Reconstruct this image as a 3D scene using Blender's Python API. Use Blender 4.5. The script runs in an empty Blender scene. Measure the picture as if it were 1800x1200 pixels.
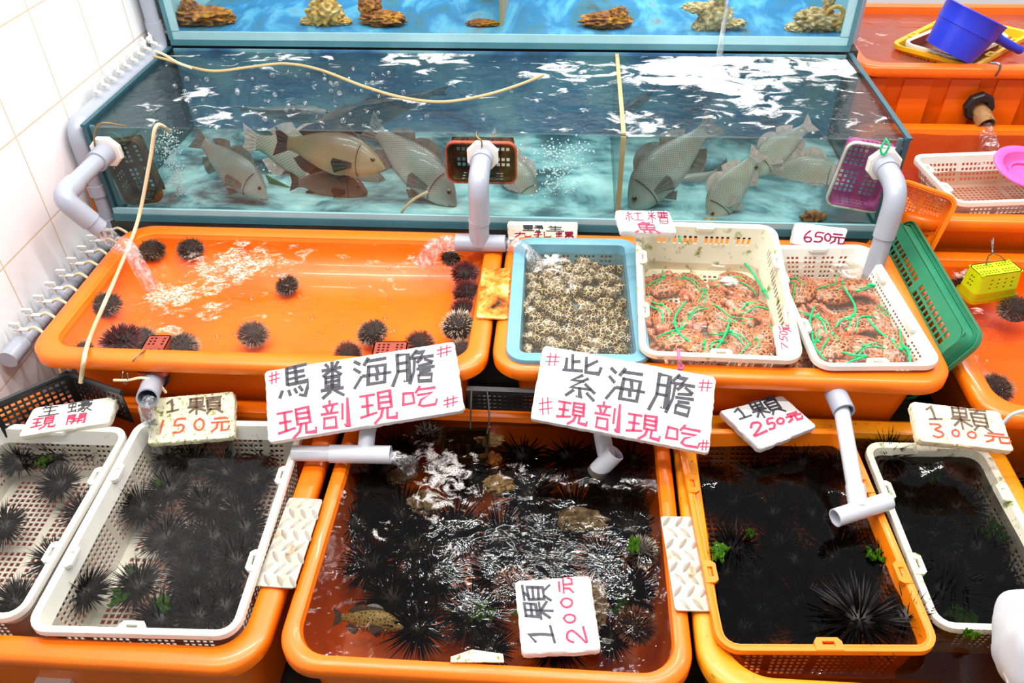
import bpy, math, random
from mathutils import Vector, Matrix, noise
R = random.Random(7)
S = bpy.context.scene
C = S.collection
PI = math.pi

# ------------------------------------------------------------ camera, world, lights, exposure
FPX, YAW, PITCH, ROLL, CAMZ = 1441.66, .0801550299, .682607039, -.0185419443, 1.83
_cy, _sy, _cp, _sp = math.cos(YAW), math.sin(YAW), math.cos(PITCH), math.sin(PITCH)
FWD = Vector((-_sy * _cp, _cy * _cp, -_sp))
_r0 = Vector((_cy, _sy, 0)); _u0 = _r0.cross(FWD)
RIGHT = math.cos(ROLL) * _r0 + math.sin(ROLL) * _u0
UP = -math.sin(ROLL) * _r0 + math.cos(ROLL) * _u0
CAM = Vector((0, 0, CAMZ))
cd = bpy.data.cameras.new('camera'); cam = bpy.data.objects.new('camera', cd); C.objects.link(cam)
cd.sensor_width = 36; cd.lens = FPX / 1800 * 36; cd.clip_start = .05
cam.matrix_world = Matrix(((RIGHT.x, UP.x, -FWD.x, CAM.x), (RIGHT.y, UP.y, -FWD.y, CAM.y), (RIGHT.z, UP.z, -FWD.z, CAM.z), (0, 0, 0, 1)))
S.camera = cam
W = bpy.data.worlds.new('world'); S.world = W; W.use_nodes = True
W.node_tree.nodes['Background'].inputs[0].default_value = (.93, .96, 1, 1)
W.node_tree.nodes['Background'].inputs[1].default_value = .38
S.view_settings.view_transform = 'Standard'; S.view_settings.look = 'None'
S.view_settings.gamma = 1; S.view_settings.use_curve_mapping = False
S.view_settings.exposure = .35
def strip(x, y, z, lx, ly, power, rz=0):
    l = bpy.data.lights.new('tube_light', 'AREA'); l.shape = 'RECTANGLE'; l.size = lx; l.size_y = ly; l.energy = power
    l.color = (1, .97, .93)
    o = bpy.data.objects.new('tube_light', l); C.objects.link(o); o.location = (x, y, z); o.rotation_euler = (0, 0, rz)
for (x, y, p) in ((-1.0, .7, 21), (.5, .7, 21), (-1.0, 1.7, 26), (.5, 1.7, 26), (-.12, 2.86, 25), (.4, 3.75, 24), (1.9, 1.9, 20), (1.75, 3.95, 20), (-1.9, 2.9, 14)):
    strip(x, y, 2.95, 1.2, .07, p)

# ------------------------------------------------------------ photo measurements: rays from the viewpoint meet known planes
def ray(px, py):
    return RIGHT * (px - 900) - UP * (py - 600) + FWD * FPX
def at(px, py, z):
    r = ray(px, py); return CAM + r * ((z - CAMZ) / r.z)
def aty(px, py, y):
    r = ray(px, py); return CAM + r * (y / r.y)
def atx(px, py, x):
    r = ray(px, py); return CAM + r * (x / r.x)
def on_plane(px, py, p0, n):
    r = ray(px, py); return CAM + r * ((p0 - CAM).dot(n) / r.dot(n))
def zoomed(x0, y0, s):
    return lambda a, b: (x0 + a / s, y0 + b / s)

# ------------------------------------------------------------ mesh helpers
class MB:
    def __init__(s): s.v = []; s.f = []
    def add(s, v, f):
        n = len(s.v); s.v += [Vector(a) for a in v]; s.f += [tuple(i + n for i in q) for q in f]; return s
    def box(s, c, d, M=None):
        c = Vector(c); d = Vector(d) / 2
        vs = [Vector((x * d.x, y * d.y, z * d.z)) for x in (-1, 1) for y in (-1, 1) for z in (-1, 1)]
        if M: vs = [M @ a for a in vs]
        return s.add([c + a for a in vs], [(0, 1, 3, 2), (4, 6, 7, 5), (0, 4, 5, 1), (2, 3, 7, 6), (0, 2, 6, 4), (1, 5, 7, 3)])
    def loft(s, rings, close=True, cap0=False, cap1=False):
        n = len(rings[0]); v = [p for r in rings for p in r]; f = []
        for i in range(len(rings) - 1):
            for j in range(n if close else n - 1):
                k = (j + 1) % n
                f.append((i * n + j, i * n + k, (i + 1) * n + k, (i + 1) * n + j))
        if cap0: f.append(tuple(range(n))[::-1])
        if cap1: f.append(tuple(range((len(rings) - 1) * n, len(rings) * n)))
        return s.add(v, f)
    def tube(s, pts, r, n=12, caps=True, hollow=0):
        pts = [Vector(p) for p in pts]; rr = r if isinstance(r, (list, tuple)) else [r] * len(pts)
        rings = []; inner = []; up = None
        for i, p in enumerate(pts):
            t = (pts[min(i + 1, len(pts) - 1)] - pts[max(i - 1, 0)]).normalized()
            if up is None:
                up = Vector((0, 0, 1)) if abs(t.z) < .9 else Vector((1, 0, 0))
            a = t.cross(up).normalized(); up = a.cross(t).normalized()
            rings.append([p + (a * math.cos(q) + up * math.sin(q)) * rr[i] for q in [2 * PI * k / n for k in range(n)]])
            if hollow: inner.append([p + (a * math.cos(q) + up * math.sin(q)) * (rr[i] - hollow) for q in [2 * PI * k / n for k in range(n)]])
        if hollow:
            return s.loft(rings + inner[::-1] + [rings[0]])
        return s.loft(rings, True, caps, caps)
    def ico(s, c, r, sub=1, sc=(1, 1, 1), disp=0, ds=20, seed=0):
        vs, fs = ICO[sub]; c = Vector(c); out = []
        for a in vs:
            k = r
            if disp: k *= 1 + disp * noise.noise(Vector(a) * ds * .1 + Vector((seed, seed * 2.3, 0))) * 2
            out.append(c + Vector((a.x * sc[0], a.y * sc[1], a.z * sc[2])) * k)
        return s.add(out, fs)
    def build(s, name, m, parent=None, origin=None, smooth=True, angle=None):
        o0 = Vector(origin) if origin is not None else (Vector(parent.get('_o', (0, 0, 0))) if parent is not None else Vector((0, 0, 0)))
        me = bpy.data.meshes.new(name); me.from_pydata([v - o0 for v in s.v], [], s.f)
        if smooth:
            me.polygons.foreach_set('use_smooth', [True] * len(me.polygons))
            try: me.set_sharp_from_angle(angle=math.radians(angle or 40))
            except Exception: pass
        me.update()
        for mm in (m if isinstance(m, (list, tuple)) else [m]): me.materials.append(mm)
        o = bpy.data.objects.new(name, me); C.objects.link(o)
        if parent is not None: o.parent = parent
        if origin is not None and parent is None: o.location = o0
        if origin is not None and parent is not None: o.location = o0 - Vector(parent.get('_o', (0, 0, 0)))
        return o
def _ico(n):
    t = (1 + 5 ** .5) / 2
    v = [Vector(p).normalized() for p in ((-1, t, 0), (1, t, 0), (-1, -t, 0), (1, -t, 0), (0, -1, t), (0, 1, t), (0, -1, -t), (0, 1, -t), (t, 0, -1), (t, 0, 1), (-t, 0, -1), (-t, 0, 1))]
    f = [(0, 11, 5), (0, 5, 1), (0, 1, 7), (0, 7, 10), (0, 10, 11), (1, 5, 9), (5, 11, 4), (11, 10, 2), (10, 7, 6), (7, 1, 8), (3, 9, 4), (3, 4, 2), (3, 2, 6), (3, 6, 8), (3, 8, 9), (4, 9, 5), (2, 4, 11), (6, 2, 10), (8, 6, 7), (9, 8, 1)]
    for _ in range(n):
        c = {}; g = []
        def mid(a, b):
            k = (min(a, b), max(a, b))
            if k not in c: v.append(((v[a] + v[b]) / 2).normalized()); c[k] = len(v) - 1
            return c[k]
        for a, b, d in f:
            x, y, z = mid(a, b), mid(b, d), mid(d, a); g += [(a, x, z), (b, y, x), (d, z, y), (x, y, z)]
        f = g
    return v, f
ICO = [_ico(i) for i in range(5)]
def tag(o, label=None, cat=None, group=None, kind=None):
    if label: o['label'] = label
    if cat: o['category'] = cat
    if group: o['group'] = group
    if kind: o['kind'] = kind
    return o
def thing(name, loc, label, cat, group=None):
    o = bpy.data.objects.new(name, None); C.objects.link(o); o.location = loc; o.empty_display_size = .03
    o['_o'] = tuple(loc); return tag(o, label, cat, group)
def done():
    for o in bpy.data.objects:
        if '_o' in o: del o['_o']
def dup(root, M, label=None, group=None):
    r = root.copy(); C.objects.link(r); r.matrix_world = M
    if label: r['label'] = label
    if group: r['group'] = group
    for ch in root.children:
        c = ch.copy(); C.objects.link(c); c.parent = r
        for g in ch.children:
            d = g.copy(); C.objects.link(d); d.parent = c
    return r
def pose(loc, rz=0, rx=0, ry=0, s=1):
    return Matrix.Translation(loc) @ Matrix.Rotation(rz, 4, 'Z') @ Matrix.Rotation(ry, 4, 'Y') @ Matrix.Rotation(rx, 4, 'X') @ Matrix.Scale(s, 4)
def smooth_path(pts, n=8):
    pts = [Vector(p) for p in pts]; out = []
    for i in range(len(pts) - 1):
        a, b, c, d = pts[max(i - 1, 0)], pts[i], pts[i + 1], pts[min(i + 2, len(pts) - 1)]
        for k in range(n):
            t = k / n
            out.append(.5 * ((2 * b) + (c - a) * t + (2 * a - 5 * b + 4 * c - d) * t * t + (3 * b - a - 3 * c + d) * t ** 3))
    return out + [pts[-1]]
def bend(pts, r, n=6):
    """polyline with rounded corners of radius r"""
    pts = [Vector(p) for p in pts]; out = [pts[0]]
    for i in range(1, len(pts) - 1):
        a, b, c = pts[i - 1], pts[i], pts[i + 1]
        u = (a - b).normalized(); v = (c - b).normalized()
        k = min(r, (a - b).length * .49, (c - b).length * .49)
        p, q = b + u * k, b + v * k
        for j in range(n + 1):
            t = j / n; out.append(p * (1 - t) ** 2 + b * 2 * t * (1 - t) + q * t * t)
    return out + [pts[-1]]

# ------------------------------------------------------------ materials
def lin(r, g, b):
    return tuple(((c / 255) / 12.92 if c <= 10 else ((c / 255 + .055) / 1.055) ** 2.4) for c in (r, g, b)) + (1,)
class N:
    def __init__(s, name):
        s.m = bpy.data.materials.new(name); s.m.use_nodes = True; s.t = s.m.node_tree; s.t.nodes.clear()
        s.out = s.n('ShaderNodeOutputMaterial')
    def n(s, typ, **k):
        o = s.t.nodes.new(typ)
        for a, b in k.items(): setattr(o, a, b)
        return o
    def l(s, a, b): s.t.links.new(a, b)
    def set(s, sock, v):
        if hasattr(v, 'is_linked') or isinstance(v, bpy.types.NodeSocket): s.l(v, sock)
        else: sock.default_value = v
    def math(s, op, a, b=0.0, clamp=False):
        o = s.n('ShaderNodeMath', operation=op, use_clamp=clamp); s.set(o.inputs[0], a); s.set(o.inputs[1], b); return o.outputs[0]
    def pos(s, obj=True):
        return s.n('ShaderNodeTexCoord').outputs['Object'] if obj else s.n('ShaderNodeNewGeometry').outputs['Position']
    def map(s, vec, scale=(1, 1, 1), rot=(0, 0, 0), loc=(0, 0, 0)):
        o = s.n('ShaderNodeMapping'); s.l(vec, o.inputs[0]); o.inputs['Scale'].default_value = scale; o.inputs['Rotation'].default_value = rot; o.inputs['Location'].default_value = loc
        return o.outputs[0]
    def noise(s, vec, scale, detail=4, rough=.55, dist=0):
        o = s.n('ShaderNodeTexNoise'); s.l(vec, o.inputs['Vector']); o.inputs['Scale'].default_value = scale; o.inputs['Detail'].default_value = detail
        o.inputs['Roughness'].default_value = rough; o.inputs['Distortion'].default_value = dist; return o.outputs['Fac']
    def voro(s, vec, scale, feature='F1', rnd=1):
        o = s.n('ShaderNodeTexVoronoi', feature=feature); s.l(vec, o.inputs['Vector']); o.inputs['Scale'].default_value = scale; o.inputs['Randomness'].default_value = rnd
        return o
    def ramp(s, fac, stops):
        o = s.n('ShaderNodeValToRGB'); s.l(fac, o.inputs[0]); e = o.color_ramp.elements
        e[0].position, e[0].color = stops[0]; e[1].position, e[1].color = stops[-1]
        for p, c in stops[1:-1]:
            q = e.new(p); q.color = c
        return o.outputs[0]
    def mapr(s, v, a, b, c=0, d=1):
        o = s.n('ShaderNodeMapRange'); s.set(o.inputs[0], v)
        for i, q in enumerate((a, b, c, d)): o.inputs[i + 1].default_value = q
        return o.outputs[0]
    def mix(s, f, a, b):
        o = s.n('ShaderNodeMix', data_type='RGBA'); s.set(o.inputs[0], f); s.set(o.inputs[6], a); s.set(o.inputs[7], b); return o.outputs[2]
    def bump(s, h, strength, dist=.01, normal=None):
        o = s.n('ShaderNodeBump'); s.l(h, o.inputs['Height']); o.inputs['Strength'].default_value = strength; o.inputs['Distance'].default_value = dist
        if normal is not None: s.l(normal, o.inputs['Normal'])
        return o.outputs[0]
    def bsdf(s, col, rough=.5, metal=0, spec=.5, normal=None, coat=0, **k):
        o = s.n('ShaderNodeBsdfPrincipled'); s.set(o.inputs['Base Color'], col); s.set(o.inputs['Roughness'], rough); o.inputs['Metallic'].default_value = metal
        o.inputs['Specular IOR Level'].default_value = spec; o.inputs['Coat Weight'].default_value = coat
        if normal is not None: s.l(normal, o.inputs['Normal'])
        for a, b in k.items(): s.set(o.inputs[a], b)
        return o.outputs[0]
    def mixs(s, f, a, b):
        o = s.n('ShaderNodeMixShader'); s.set(o.inputs[0], f); s.l(a, o.inputs[1]); s.l(b, o.inputs[2]); return o.outputs[0]
    def end(s, sh): s.l(sh, s.out.inputs[0]); return s.m
def plain(name, col, rough=.5, metal=0, spec=.5, var=.0, vs=30, bump=0, bs=60, coat=0, dirt=None, dscale=25, dlo=.58, dhi=.7):
    g = N(name); p = g.pos(); c = col
    if var:
        d = tuple(max(0, x * (1 - var)) for x in col[:3]) + (1,); u = tuple(min(1, x * (1 + var * .6)) for x in col[:3]) + (1,)
        c = g.mix(g.mapr(g.noise(p, vs), .3, .7), d, u)
    if dirt: c = g.mix(g.mapr(g.noise(p, dscale, 6, .65), dlo, dhi), c, dirt)
    nrm = g.bump(g.noise(p, bs, 3), bump, .004) if bump else None
    return g.end(g.bsdf(c, rough, metal, spec, nrm, coat))
BLACKC = (.004, .004, .005, 1)
M = {}
M['orange'] = plain('orange_plastic', lin(245, 115, 6), .32, 0, .5, .10, 9, .04, 40, .15, lin(120, 50, 8), 60, .70, .78)
M['orange_deep'] = plain('deep_orange_plastic', lin(252, 104, 6), .32, 0, .5, .10, 9, .04, 40, .15, lin(150, 45, 6), 40, .70, .80)
M['orange_old'] = plain('aged_yellow_orange_plastic', lin(236, 148, 16), .35, 0, .5, .14, 8, .05, 40, .1, lin(92, 66, 14), 70, .62, .72)
M['basket_orange'] = plain('orange_basket_plastic', lin(250, 130, 6), .35, 0, .5, .06, 20, 0, 60, .1)
M['white_pl'] = plain('white_plastic', lin(228, 226, 216), .4, 0, .5, .06, 14, .02, 60, 0, lin(170, 158, 122), 40, .62, .8)
M['white_algae'] = plain('algae_stained_white_plastic', lin(226, 222, 200), .45, 0, .5, .05, 14, .05, 60, 0, lin(120, 132, 40), 34, .56, .68)
M['blue_pl'] = plain('faded_blue_plastic', lin(106, 158, 176), .45, 0, .5, .1, 12, .03, 60, 0, lin(120, 138, 118), 26, .58, .75)
M['green_pl'] = plain('green_plastic', lin(44, 128, 92), .4, 0, .5, .12, 12, .02)
M['yellow_pl'] = plain('yellow_plastic', lin(235, 178, 10), .35, 0, .5, .08, 12)
M['lime_pl'] = plain('lime_plastic', lin(190, 224, 6), .4, 0, .5, .06)
M['pink_pl'] = plain('pink_plastic', lin(250, 92, 172), .35, 0, .5, .06)
M['red_pl'] = plain('coral_red_plastic', lin(222, 96, 74), .4, 0, .5, .12, 20, .05, 60, 0, lin(96, 66, 20), 30, .52, .66)
M['dark_net'] = plain('algae_brown_mesh', lin(62, 42, 20), .6, 0, .4, .4, 30, .3, 80, 0, lin(70, 82, 22), 40, .52, .66)
M['magenta_pl'] = plain('magenta_plastic', lin(196, 82, 150), .4, 0, .5, .1)
M['brown_basket'] = plain('brownish_red_plastic', lin(150, 62, 44), .5, 0, .4, .2, 30)
M['black_pl'] = plain('black_plastic', lin(26, 28, 30), .4, 0, .5, .2, 20)
M['grey_pvc'] = plain('grey_pvc', lin(158, 163, 176), .3, 0, .5, .05, 16, 0, 60, .1, lin(118, 112, 104), 30, .66, .8)
M['pale_pvc'] = plain('pale_pvc', lin(196, 200, 208), .3, 0, .5, .04, 16, 0, 60, .1)
M['white_nut'] = plain('white_fitting_plastic', lin(232, 230, 224), .4, 0, .5, .03, 30, 0, 60, 0, lin(150, 140, 120), 90, .68, .75)
M['dark_hole'] = plain('dark_inside', lin(28, 28, 26), .7)
M['foam_board'] = plain('white_foam_board', lin(240, 240, 238), .75, 0, .3, .02, 40, .25, 220)
M['foam_cream'] = plain('cream_foam_board', lin(238, 232, 214), .75, 0, .3, .04, 30, .25, 220, 0, lin(196, 186, 150), 50, .6, .8)
M['foam_green'] = plain('algae_specked_foam_board', lin(232, 226, 190), .8, 0, .3, .06, 40, .4, 200, 0, lin(122, 122, 42), 95, .52, .64)
M['foam_yellow'] = plain('yellowed_foam_board', lin(240, 228, 190), .8, 0, .3, .1, 30, .4, 200, 0, lin(170, 128, 50), 75, .56, .68)
M['marker_black'] = plain('black_marker', lin(74, 74, 80), .6, 0, .3, .45, 240)
M['marker_brown'] = plain('faded_brown_marker', lin(112, 92, 74), .6, 0, .3, .35, 200)
M['marker_red'] = plain('red_marker', lin(226, 62, 96), .6, 0, .3, .3, 240)
M['marker_orange'] = plain('orange_red_marker', lin(216, 84, 62), .6, 0, .3, .25, 240)
M['marker_plum'] = plain('plum_marker', lin(150, 30, 72), .6, 0, .3, .25, 240)
M['steel'] = plain('steel_wire', lin(150, 150, 150), .3, 1)
M['brass'] = plain('bronze_wire', lin(140, 112, 70), .4, .8)
M['hose'] = plain('cream_hose', lin(226, 208, 166), .4, 0, .5, .06, 20)
M['hose_brown'] = plain('tan_hose', lin(188, 158, 108), .45, 0, .5, .1, 20)
M['silicone'] = plain('teal_glass_edge', lin(70, 122, 134), .3, 0, .5, .12, 10)
M['silicone_dark'] = plain('dark_teal_glass_edge', lin(30, 78, 90), .3, 0, .5, .12, 10)
M['silicone_lt'] = plain('pale_teal_glass_edge', lin(150, 192, 200), .3, 0, .5, .08, 10)
M['rust'] = plain('rust', lin(186, 96, 24), .8, 0, .3, .3, 30)
M['green_cord'] = plain('green_twine', lin(24, 186, 116), .6, 0, .3, .2, 120)
M['pink_cord'] = plain('pink_twine', lin(204, 106, 140), .6, 0, .3, .2, 120)
M['weed'] = plain('green_seaweed', lin(64, 112, 6), .3, 0, .5, .4, 60, .2, 60, .3)
M['blue_dip'] = plain('blue_plastic', lin(38, 56, 206), .35, 0, .5, .05)
M['urchin_body'] = plain('urchin_test', lin(34, 26, 22), .7, 0, .3, .3, 60)
M['spine_black'] = plain('black_spines', lin(11, 9, 11), .5, 0, .25, .3, 60)
M['body_black'] = plain('black_test', lin(14, 12, 13), .5)
def spine_mat(name, base, tip, r0, r1):
    g = N(name); v = g.n('ShaderNodeVectorMath', operation='LENGTH'); g.l(g.pos(), v.inputs[0])
    f = g.mapr(v.outputs['Value'], r0, r1); c = g.mix(f, base, tip); k = g.mix(g.mapr(g.noise(g.pos(), 40, 3), .4, .62), c, tuple(x * .4 for x in base[:3]) + (1,))
    return g.end(g.bsdf(k, .5))
M['spine_dark'] = spine_mat('dark_tipped_spines', lin(112, 98, 84), lin(206, 200, 182), .037, .052)
M['spine_red'] = spine_mat('maroon_spines', lin(112, 44, 46), lin(190, 110, 112), .034, .054)
M['spine_brown'] = spine_mat('brown_spines', lin(150, 84, 48), lin(220, 200, 178), .036, .056)
M['spine_white'] = spine_mat('cream_spines', lin(190, 172, 142), lin(232, 224, 204), .03, .05)
M['spine_grey'] = spine_mat('grey_brown_spines', lin(140, 112, 88), lin(214, 192, 160), .034, .054)
M['spine_ash'] = spine_mat('ash_white_spines', lin(150, 140, 124), lin(216, 210, 198), .03, .05)
def net_mat(name, net, cell, scale, w0, w1, rough=.35, stretch=(1, 1, 1), cell2=None):
    g = N(name); p = g.map(g.pos(), stretch)
    d = g.voro(p, scale, 'DISTANCE_TO_EDGE', .85).outputs['Distance']
    cc = cell if cell2 is None else g.mix(g.mapr(g.noise(p, scale * .6), .4, .62), cell, cell2)
    c = g.mix(g.mapr(d, w0, w1), net, cc)
    return g.end(g.bsdf(c, rough, 0, .5, None, .25))
M['crab'] = net_mat('orange_netted_crab_shell', lin(232, 138, 84), lin(78, 34, 26), 62, .05, .12, .3, (1, 2.0, 1), lin(150, 96, 74))
M['crab_limb'] = net_mat('mottled_red_crab_limb', lin(226, 122, 84), lin(104, 26, 18), 95, .08, .2, .3, (1, 1, 1), lin(220, 180, 160))
M['snail'] = net_mat('cream_netted_snail_shell', lin(226, 196, 142), lin(34, 30, 32), 105, .05, .09, .3, (1, 1.25, 1.25), lin(66, 54, 46))
M['snail_pale'] = net_mat('pale_netted_snail_shell', lin(224, 206, 176), lin(92, 82, 74), 100, .06, .13, .35, (1, 1.25, 1.25), lin(150, 130, 104))
def rock_mat(name, a, b, c, scale=30):
    g = N(name); p = g.pos(); f = g.noise(p, scale, 8, .65)
    return g.end(g.bsdf(g.ramp(f, [(.32, a), (.5, b), (.68, c)]), .7, 0, .4, g.bump(f, .7, .006)))
M['rock'] = rock_mat('brown_rock', lin(52, 38, 20), lin(128, 92, 44), lin(196, 156, 88))
M['coral'] = rock_mat('tan_coral', lin(96, 76, 48), lin(186, 160, 112), lin(226, 206, 164))
M['yellow_coral'] = rock_mat('ochre_coral', lin(130, 90, 30), lin(204, 160, 84), lin(232, 206, 150))
M['orange_rock'] = rock_mat('rust_brown_rock', lin(66, 40, 20), lin(150, 88, 36), lin(206, 140, 30))
M['shell'] = rock_mat('ridged_shell', lin(70, 62, 48), lin(136, 122, 98), lin(190, 178, 150), 60)
def fish_mat(name, dark, mid, pale, sc=1.0, warm=None):
    g = N(name); p = g.pos()
    sx = g.n('ShaderNodeSeparateXYZ'); g.l(p, sx.inputs[0])
    base = g.ramp(g.mapr(sx.outputs[2], -.06, .07), [(0, pale), (.45, mid), (1, dark)])
    v = g.voro(g.map(p, (1, .02, 1.25), (0, .78, 0)), 150 * sc, 'DISTANCE_TO_EDGE', .10).outputs['Distance']
    scale = g.mapr(v, .03, .25, .48, 1.12)
    head = g.mapr(sx.outputs[0], .085, .11)      # scales stop at the gill cover
    scale = g.math('MAXIMUM', scale, g.math('MULTIPLY', head, .92))
    m = g.n('ShaderNodeMix', data_type='RGBA', blend_type='MULTIPLY'); m.inputs[0].default_value = 1; g.l(base, m.inputs[6])
    cb = g.n('ShaderNodeCombineXYZ'); [g.l(scale, cb.inputs[i]) for i in range(3)]; g.l(cb.outputs[0], m.inputs[7])
    c = m.outputs[2]
    c = g.mix(g.mapr(g.noise(p, 18, 5), .5, .72, 0, .5), c, warm or dark)
    return g.end(g.bsdf(c, .38, 0, .5, None, .15))
M['fish_grey'] = fish_mat('grey_fish_skin', lin(88, 90, 86), lin(142, 142, 134), lin(200, 202, 194), 1, lin(120, 108, 88))
M['fish_brown'] = fish_mat('brown_fish_skin', lin(72, 64, 52), lin(140, 120, 90), lin(196, 174, 136), 1, lin(112, 88, 52))
M['fish_dark'] = fish_mat('dark_fish_skin', lin(62, 52, 46), lin(112, 92, 78), lin(160, 134, 112), 1, lin(66, 46, 38))
M['fish_pale'] = fish_mat('pale_fish_skin', lin(124, 122, 112), lin(172, 168, 152), lin(210, 212, 200), .8, lin(150, 124, 92))
M['fish_spot'] = net_mat('olive_mottled_fish_skin', lin(186, 172, 116), lin(96, 92, 44), 60, .1, .3, .4)
M['fin_grey'] = plain('grey_fin', lin(96, 94, 90), .5, 0, .4, .3, 60)
M['fin_dark'] = plain('dark_fin', lin(44, 38, 34), .5, 0, .4, .3, 60)
M['fin_pale'] = plain('pale_fin', lin(176, 158, 150), .5, 0, .4, .25, 60)
M['eye'] = plain('fish_eye_iris', lin(92, 70, 44), .15, 0, .6, .2, 200)
M['pupil'] = plain('fish_pupil', lin(8, 8, 8), .1)
M['mouth'] = plain('fish_lips', lin(70, 58, 50), .4)
M['cloth'] = plain('white_cloth', lin(206, 210, 216), .85, 0, .2, .03, 8, .1, 20)
def tile_mat():
    g = N('white_wall_tile'); p = g.pos(); sx = g.n('ShaderNodeSeparateXYZ'); g.l(p, sx.inputs[0])
    cb = g.n('ShaderNodeCombineXYZ'); g.l(sx.outputs[1], cb.inputs[0]); g.l(sx.outputs[2], cb.inputs[1])
    b = g.n('ShaderNodeTexBrick', offset=0, squash=1); g.l(g.map(cb.outputs[0], (1, 1, 1), (0, 0, 0), (.033, .1, 0)), b.inputs['Vector'])
    b.inputs['Scale'].default_value = 1; b.inputs['Brick Width'].default_value = .245; b.inputs['Row Height'].default_value = .25
    b.inputs['Mortar Size'].default_value = .0025; b.inputs['Mortar Smooth'].default_value = .2
    b.inputs['Color1'].default_value = lin(240, 240, 242); b.inputs['Color2'].default_value = lin(236, 236, 240); b.inputs['Mortar'].default_value = lin(214, 196, 166)
    inv = g.math('SUBTRACT', 1, b.outputs['Fac'])
    return g.end(g.bsdf(b.outputs['Color'], .25, 0, .5, g.bump(inv, .4, .003)))
M['tile'] = tile_mat()
M['concrete'] = plain('dark_wet_concrete', lin(58, 56, 52), .45, 0, .5, .4, 8, .3, 30)
def steelplate():
    g = N('checker_plate_steel'); p = g.pos()
    f = g.noise(p, 22, 5, .6, .4)
    c = g.ramp(f, [(.3, lin(190, 186, 178)), (.58, lin(172, 163, 146)), (.68, lin(150, 104, 50)), (.78, lin(70, 44, 20))])
    return g.end(g.bsdf(c, .32, .3, .5))
M['plate'] = steelplate()
def goldplate():
    g = N('rust_gold_steel'); p = g.pos(); f = g.noise(p, 13, 5, .6, .6)
    c = g.ramp(f, [(.32, lin(214, 206, 164)), (.46, lin(216, 164, 66)), (.56, lin(190, 100, 16)), (.66, lin(50, 30, 16))])
    return g.end(g.bsdf(c, .3, .3, .5))
M['plate_gold'] = goldplate()
def glass_mat(name, tint, refl=1.0):
    g = N(name); t = g.n('ShaderNodeBsdfTransparent'); t.inputs[0].default_value = tint
    gl = g.n('ShaderNodeBsdfGlossy'); gl.inputs['Roughness'].default_value = .02
    fr = g.n('ShaderNodeFresnel'); fr.inputs[0].default_value = 1.45
    return g.end(g.mixs(g.math('MULTIPLY', fr.outputs[0], refl), t.outputs[0], gl.outputs[0]))
M['glass'] = glass_mat('aquarium_glass', (.90, .97, .96, 1), .6)
M['glass_clear'] = glass_mat('clear_glass', (.93, .98, .97, 1), .5)
def water_mat(name, tint, spots=(), base=0.0, nscale=16, bscale=26, bstr=.5, bdist=.012, haze=None, foamcol=lin(244, 240, 240), stretch=(1, 1, 1), bub=240, bubk=.75, sharp=9):
    g = N(name); p = g.pos(False); mask = None
    for (x, y, r, k) in spots:
        d = g.n('ShaderNodeVectorMath', operation='SUBTRACT'); g.l(p, d.inputs[0]); d.inputs[1].default_value = (x, y, 0)
        e = g.n('ShaderNodeVectorMath', operation='MULTIPLY'); g.l(d.outputs[0], e.inputs[0]); e.inputs[1].default_value = (1, 1, 0)
        q = g.n('ShaderNodeVectorMath', operation='LENGTH'); g.l(e.outputs[0], q.inputs[0])
        m = g.mapr(q.outputs['Value'], 0, r, k, 0)
        mask = m if mask is None else g.math('ADD', mask, m)
    if mask is None: mask = base
    else: mask = g.math('ADD', mask, base)
    nz = g.noise(g.map(p, stretch), nscale, 6, .6, .9)
    ff = g.math('MULTIPLY', g.math('SUBTRACT', g.math('ADD', nz, g.math('MULTIPLY', mask, .5)), .76), sharp, True)
    v = g.voro(p, bub, 'F1').outputs['Distance']
    ff = g.math('MULTIPLY', ff, g.mapr(v, .25, .8, 1, 1 - bubk))
    h = g.math('ADD', g.noise(g.map(p, stretch), bscale, 3, .5, .5), g.math('MULTIPLY', g.noise(p, bscale * .3, 2), 1.2))
    nrm = g.bump(h, bstr, bdist)
    t = g.n('ShaderNodeBsdfTransparent'); t.inputs[0].default_value = tint
    gl = g.n('ShaderNodeBsdfGlossy'); gl.inputs['Roughness'].default_value = .03; g.l(nrm, gl.inputs['Normal'])
    fr = g.n('ShaderNodeFresnel'); fr.inputs[0].default_value = 1.33; g.l(nrm, fr.inputs['Normal'])
    body = t.outputs[0]
    if haze:
        d = g.n('ShaderNodeBsdfDiffuse'); d.inputs[0].default_value = haze[0]; body = g.mixs(haze[1], body, d.outputs[0])
    w = g.mixs(fr.outputs[0], body, gl.outputs[0])
    fo = g.bsdf(foamcol, .5, 0, .5, g.bump(v, .6, .004))
    return g.end(g.mixs(ff, w, fo))
def stream_mat():
    g = N('falling_water'); p = g.pos()
    nz = g.noise(g.map(p, (1, 1, .35)), 70, 3, .6, .6)
    nrm = g.bump(nz, .9, .01)
    t = g.n('ShaderNodeBsdfTransparent'); t.inputs[0].default_value = (.93, .95, .96, 1)
    gl = g.n('ShaderNodeBsdfGlossy'); gl.inputs['Roughness'].default_value = .08; g.l(nrm, gl.inputs['Normal'])
    fo = g.bsdf(lin(240, 240, 244), .3, 0, .5, nrm)
    a = g.mixs(.16, t.outputs[0], gl.outputs[0])
    return g.end(g.mixs(g.mapr(nz, .5, .72, .02, .6), a, fo))
M['stream'] = stream_mat()
def bubble_mat():
    g = N('air_bubbles'); t = g.n('ShaderNodeBsdfTransparent'); t.inputs[0].default_value = (.96, .97, .98, 1)
    gl = g.n('ShaderNodeBsdfGlossy'); gl.inputs['Roughness'].default_value = .03
    lw = g.n('ShaderNodeLayerWeight'); lw.inputs[0].default_value = .35
    return g.end(g.mixs(g.math('ADD', g.math('MULTIPLY', lw.outputs['Facing'], .75), .08), t.outputs[0], gl.outputs[0]))
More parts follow.
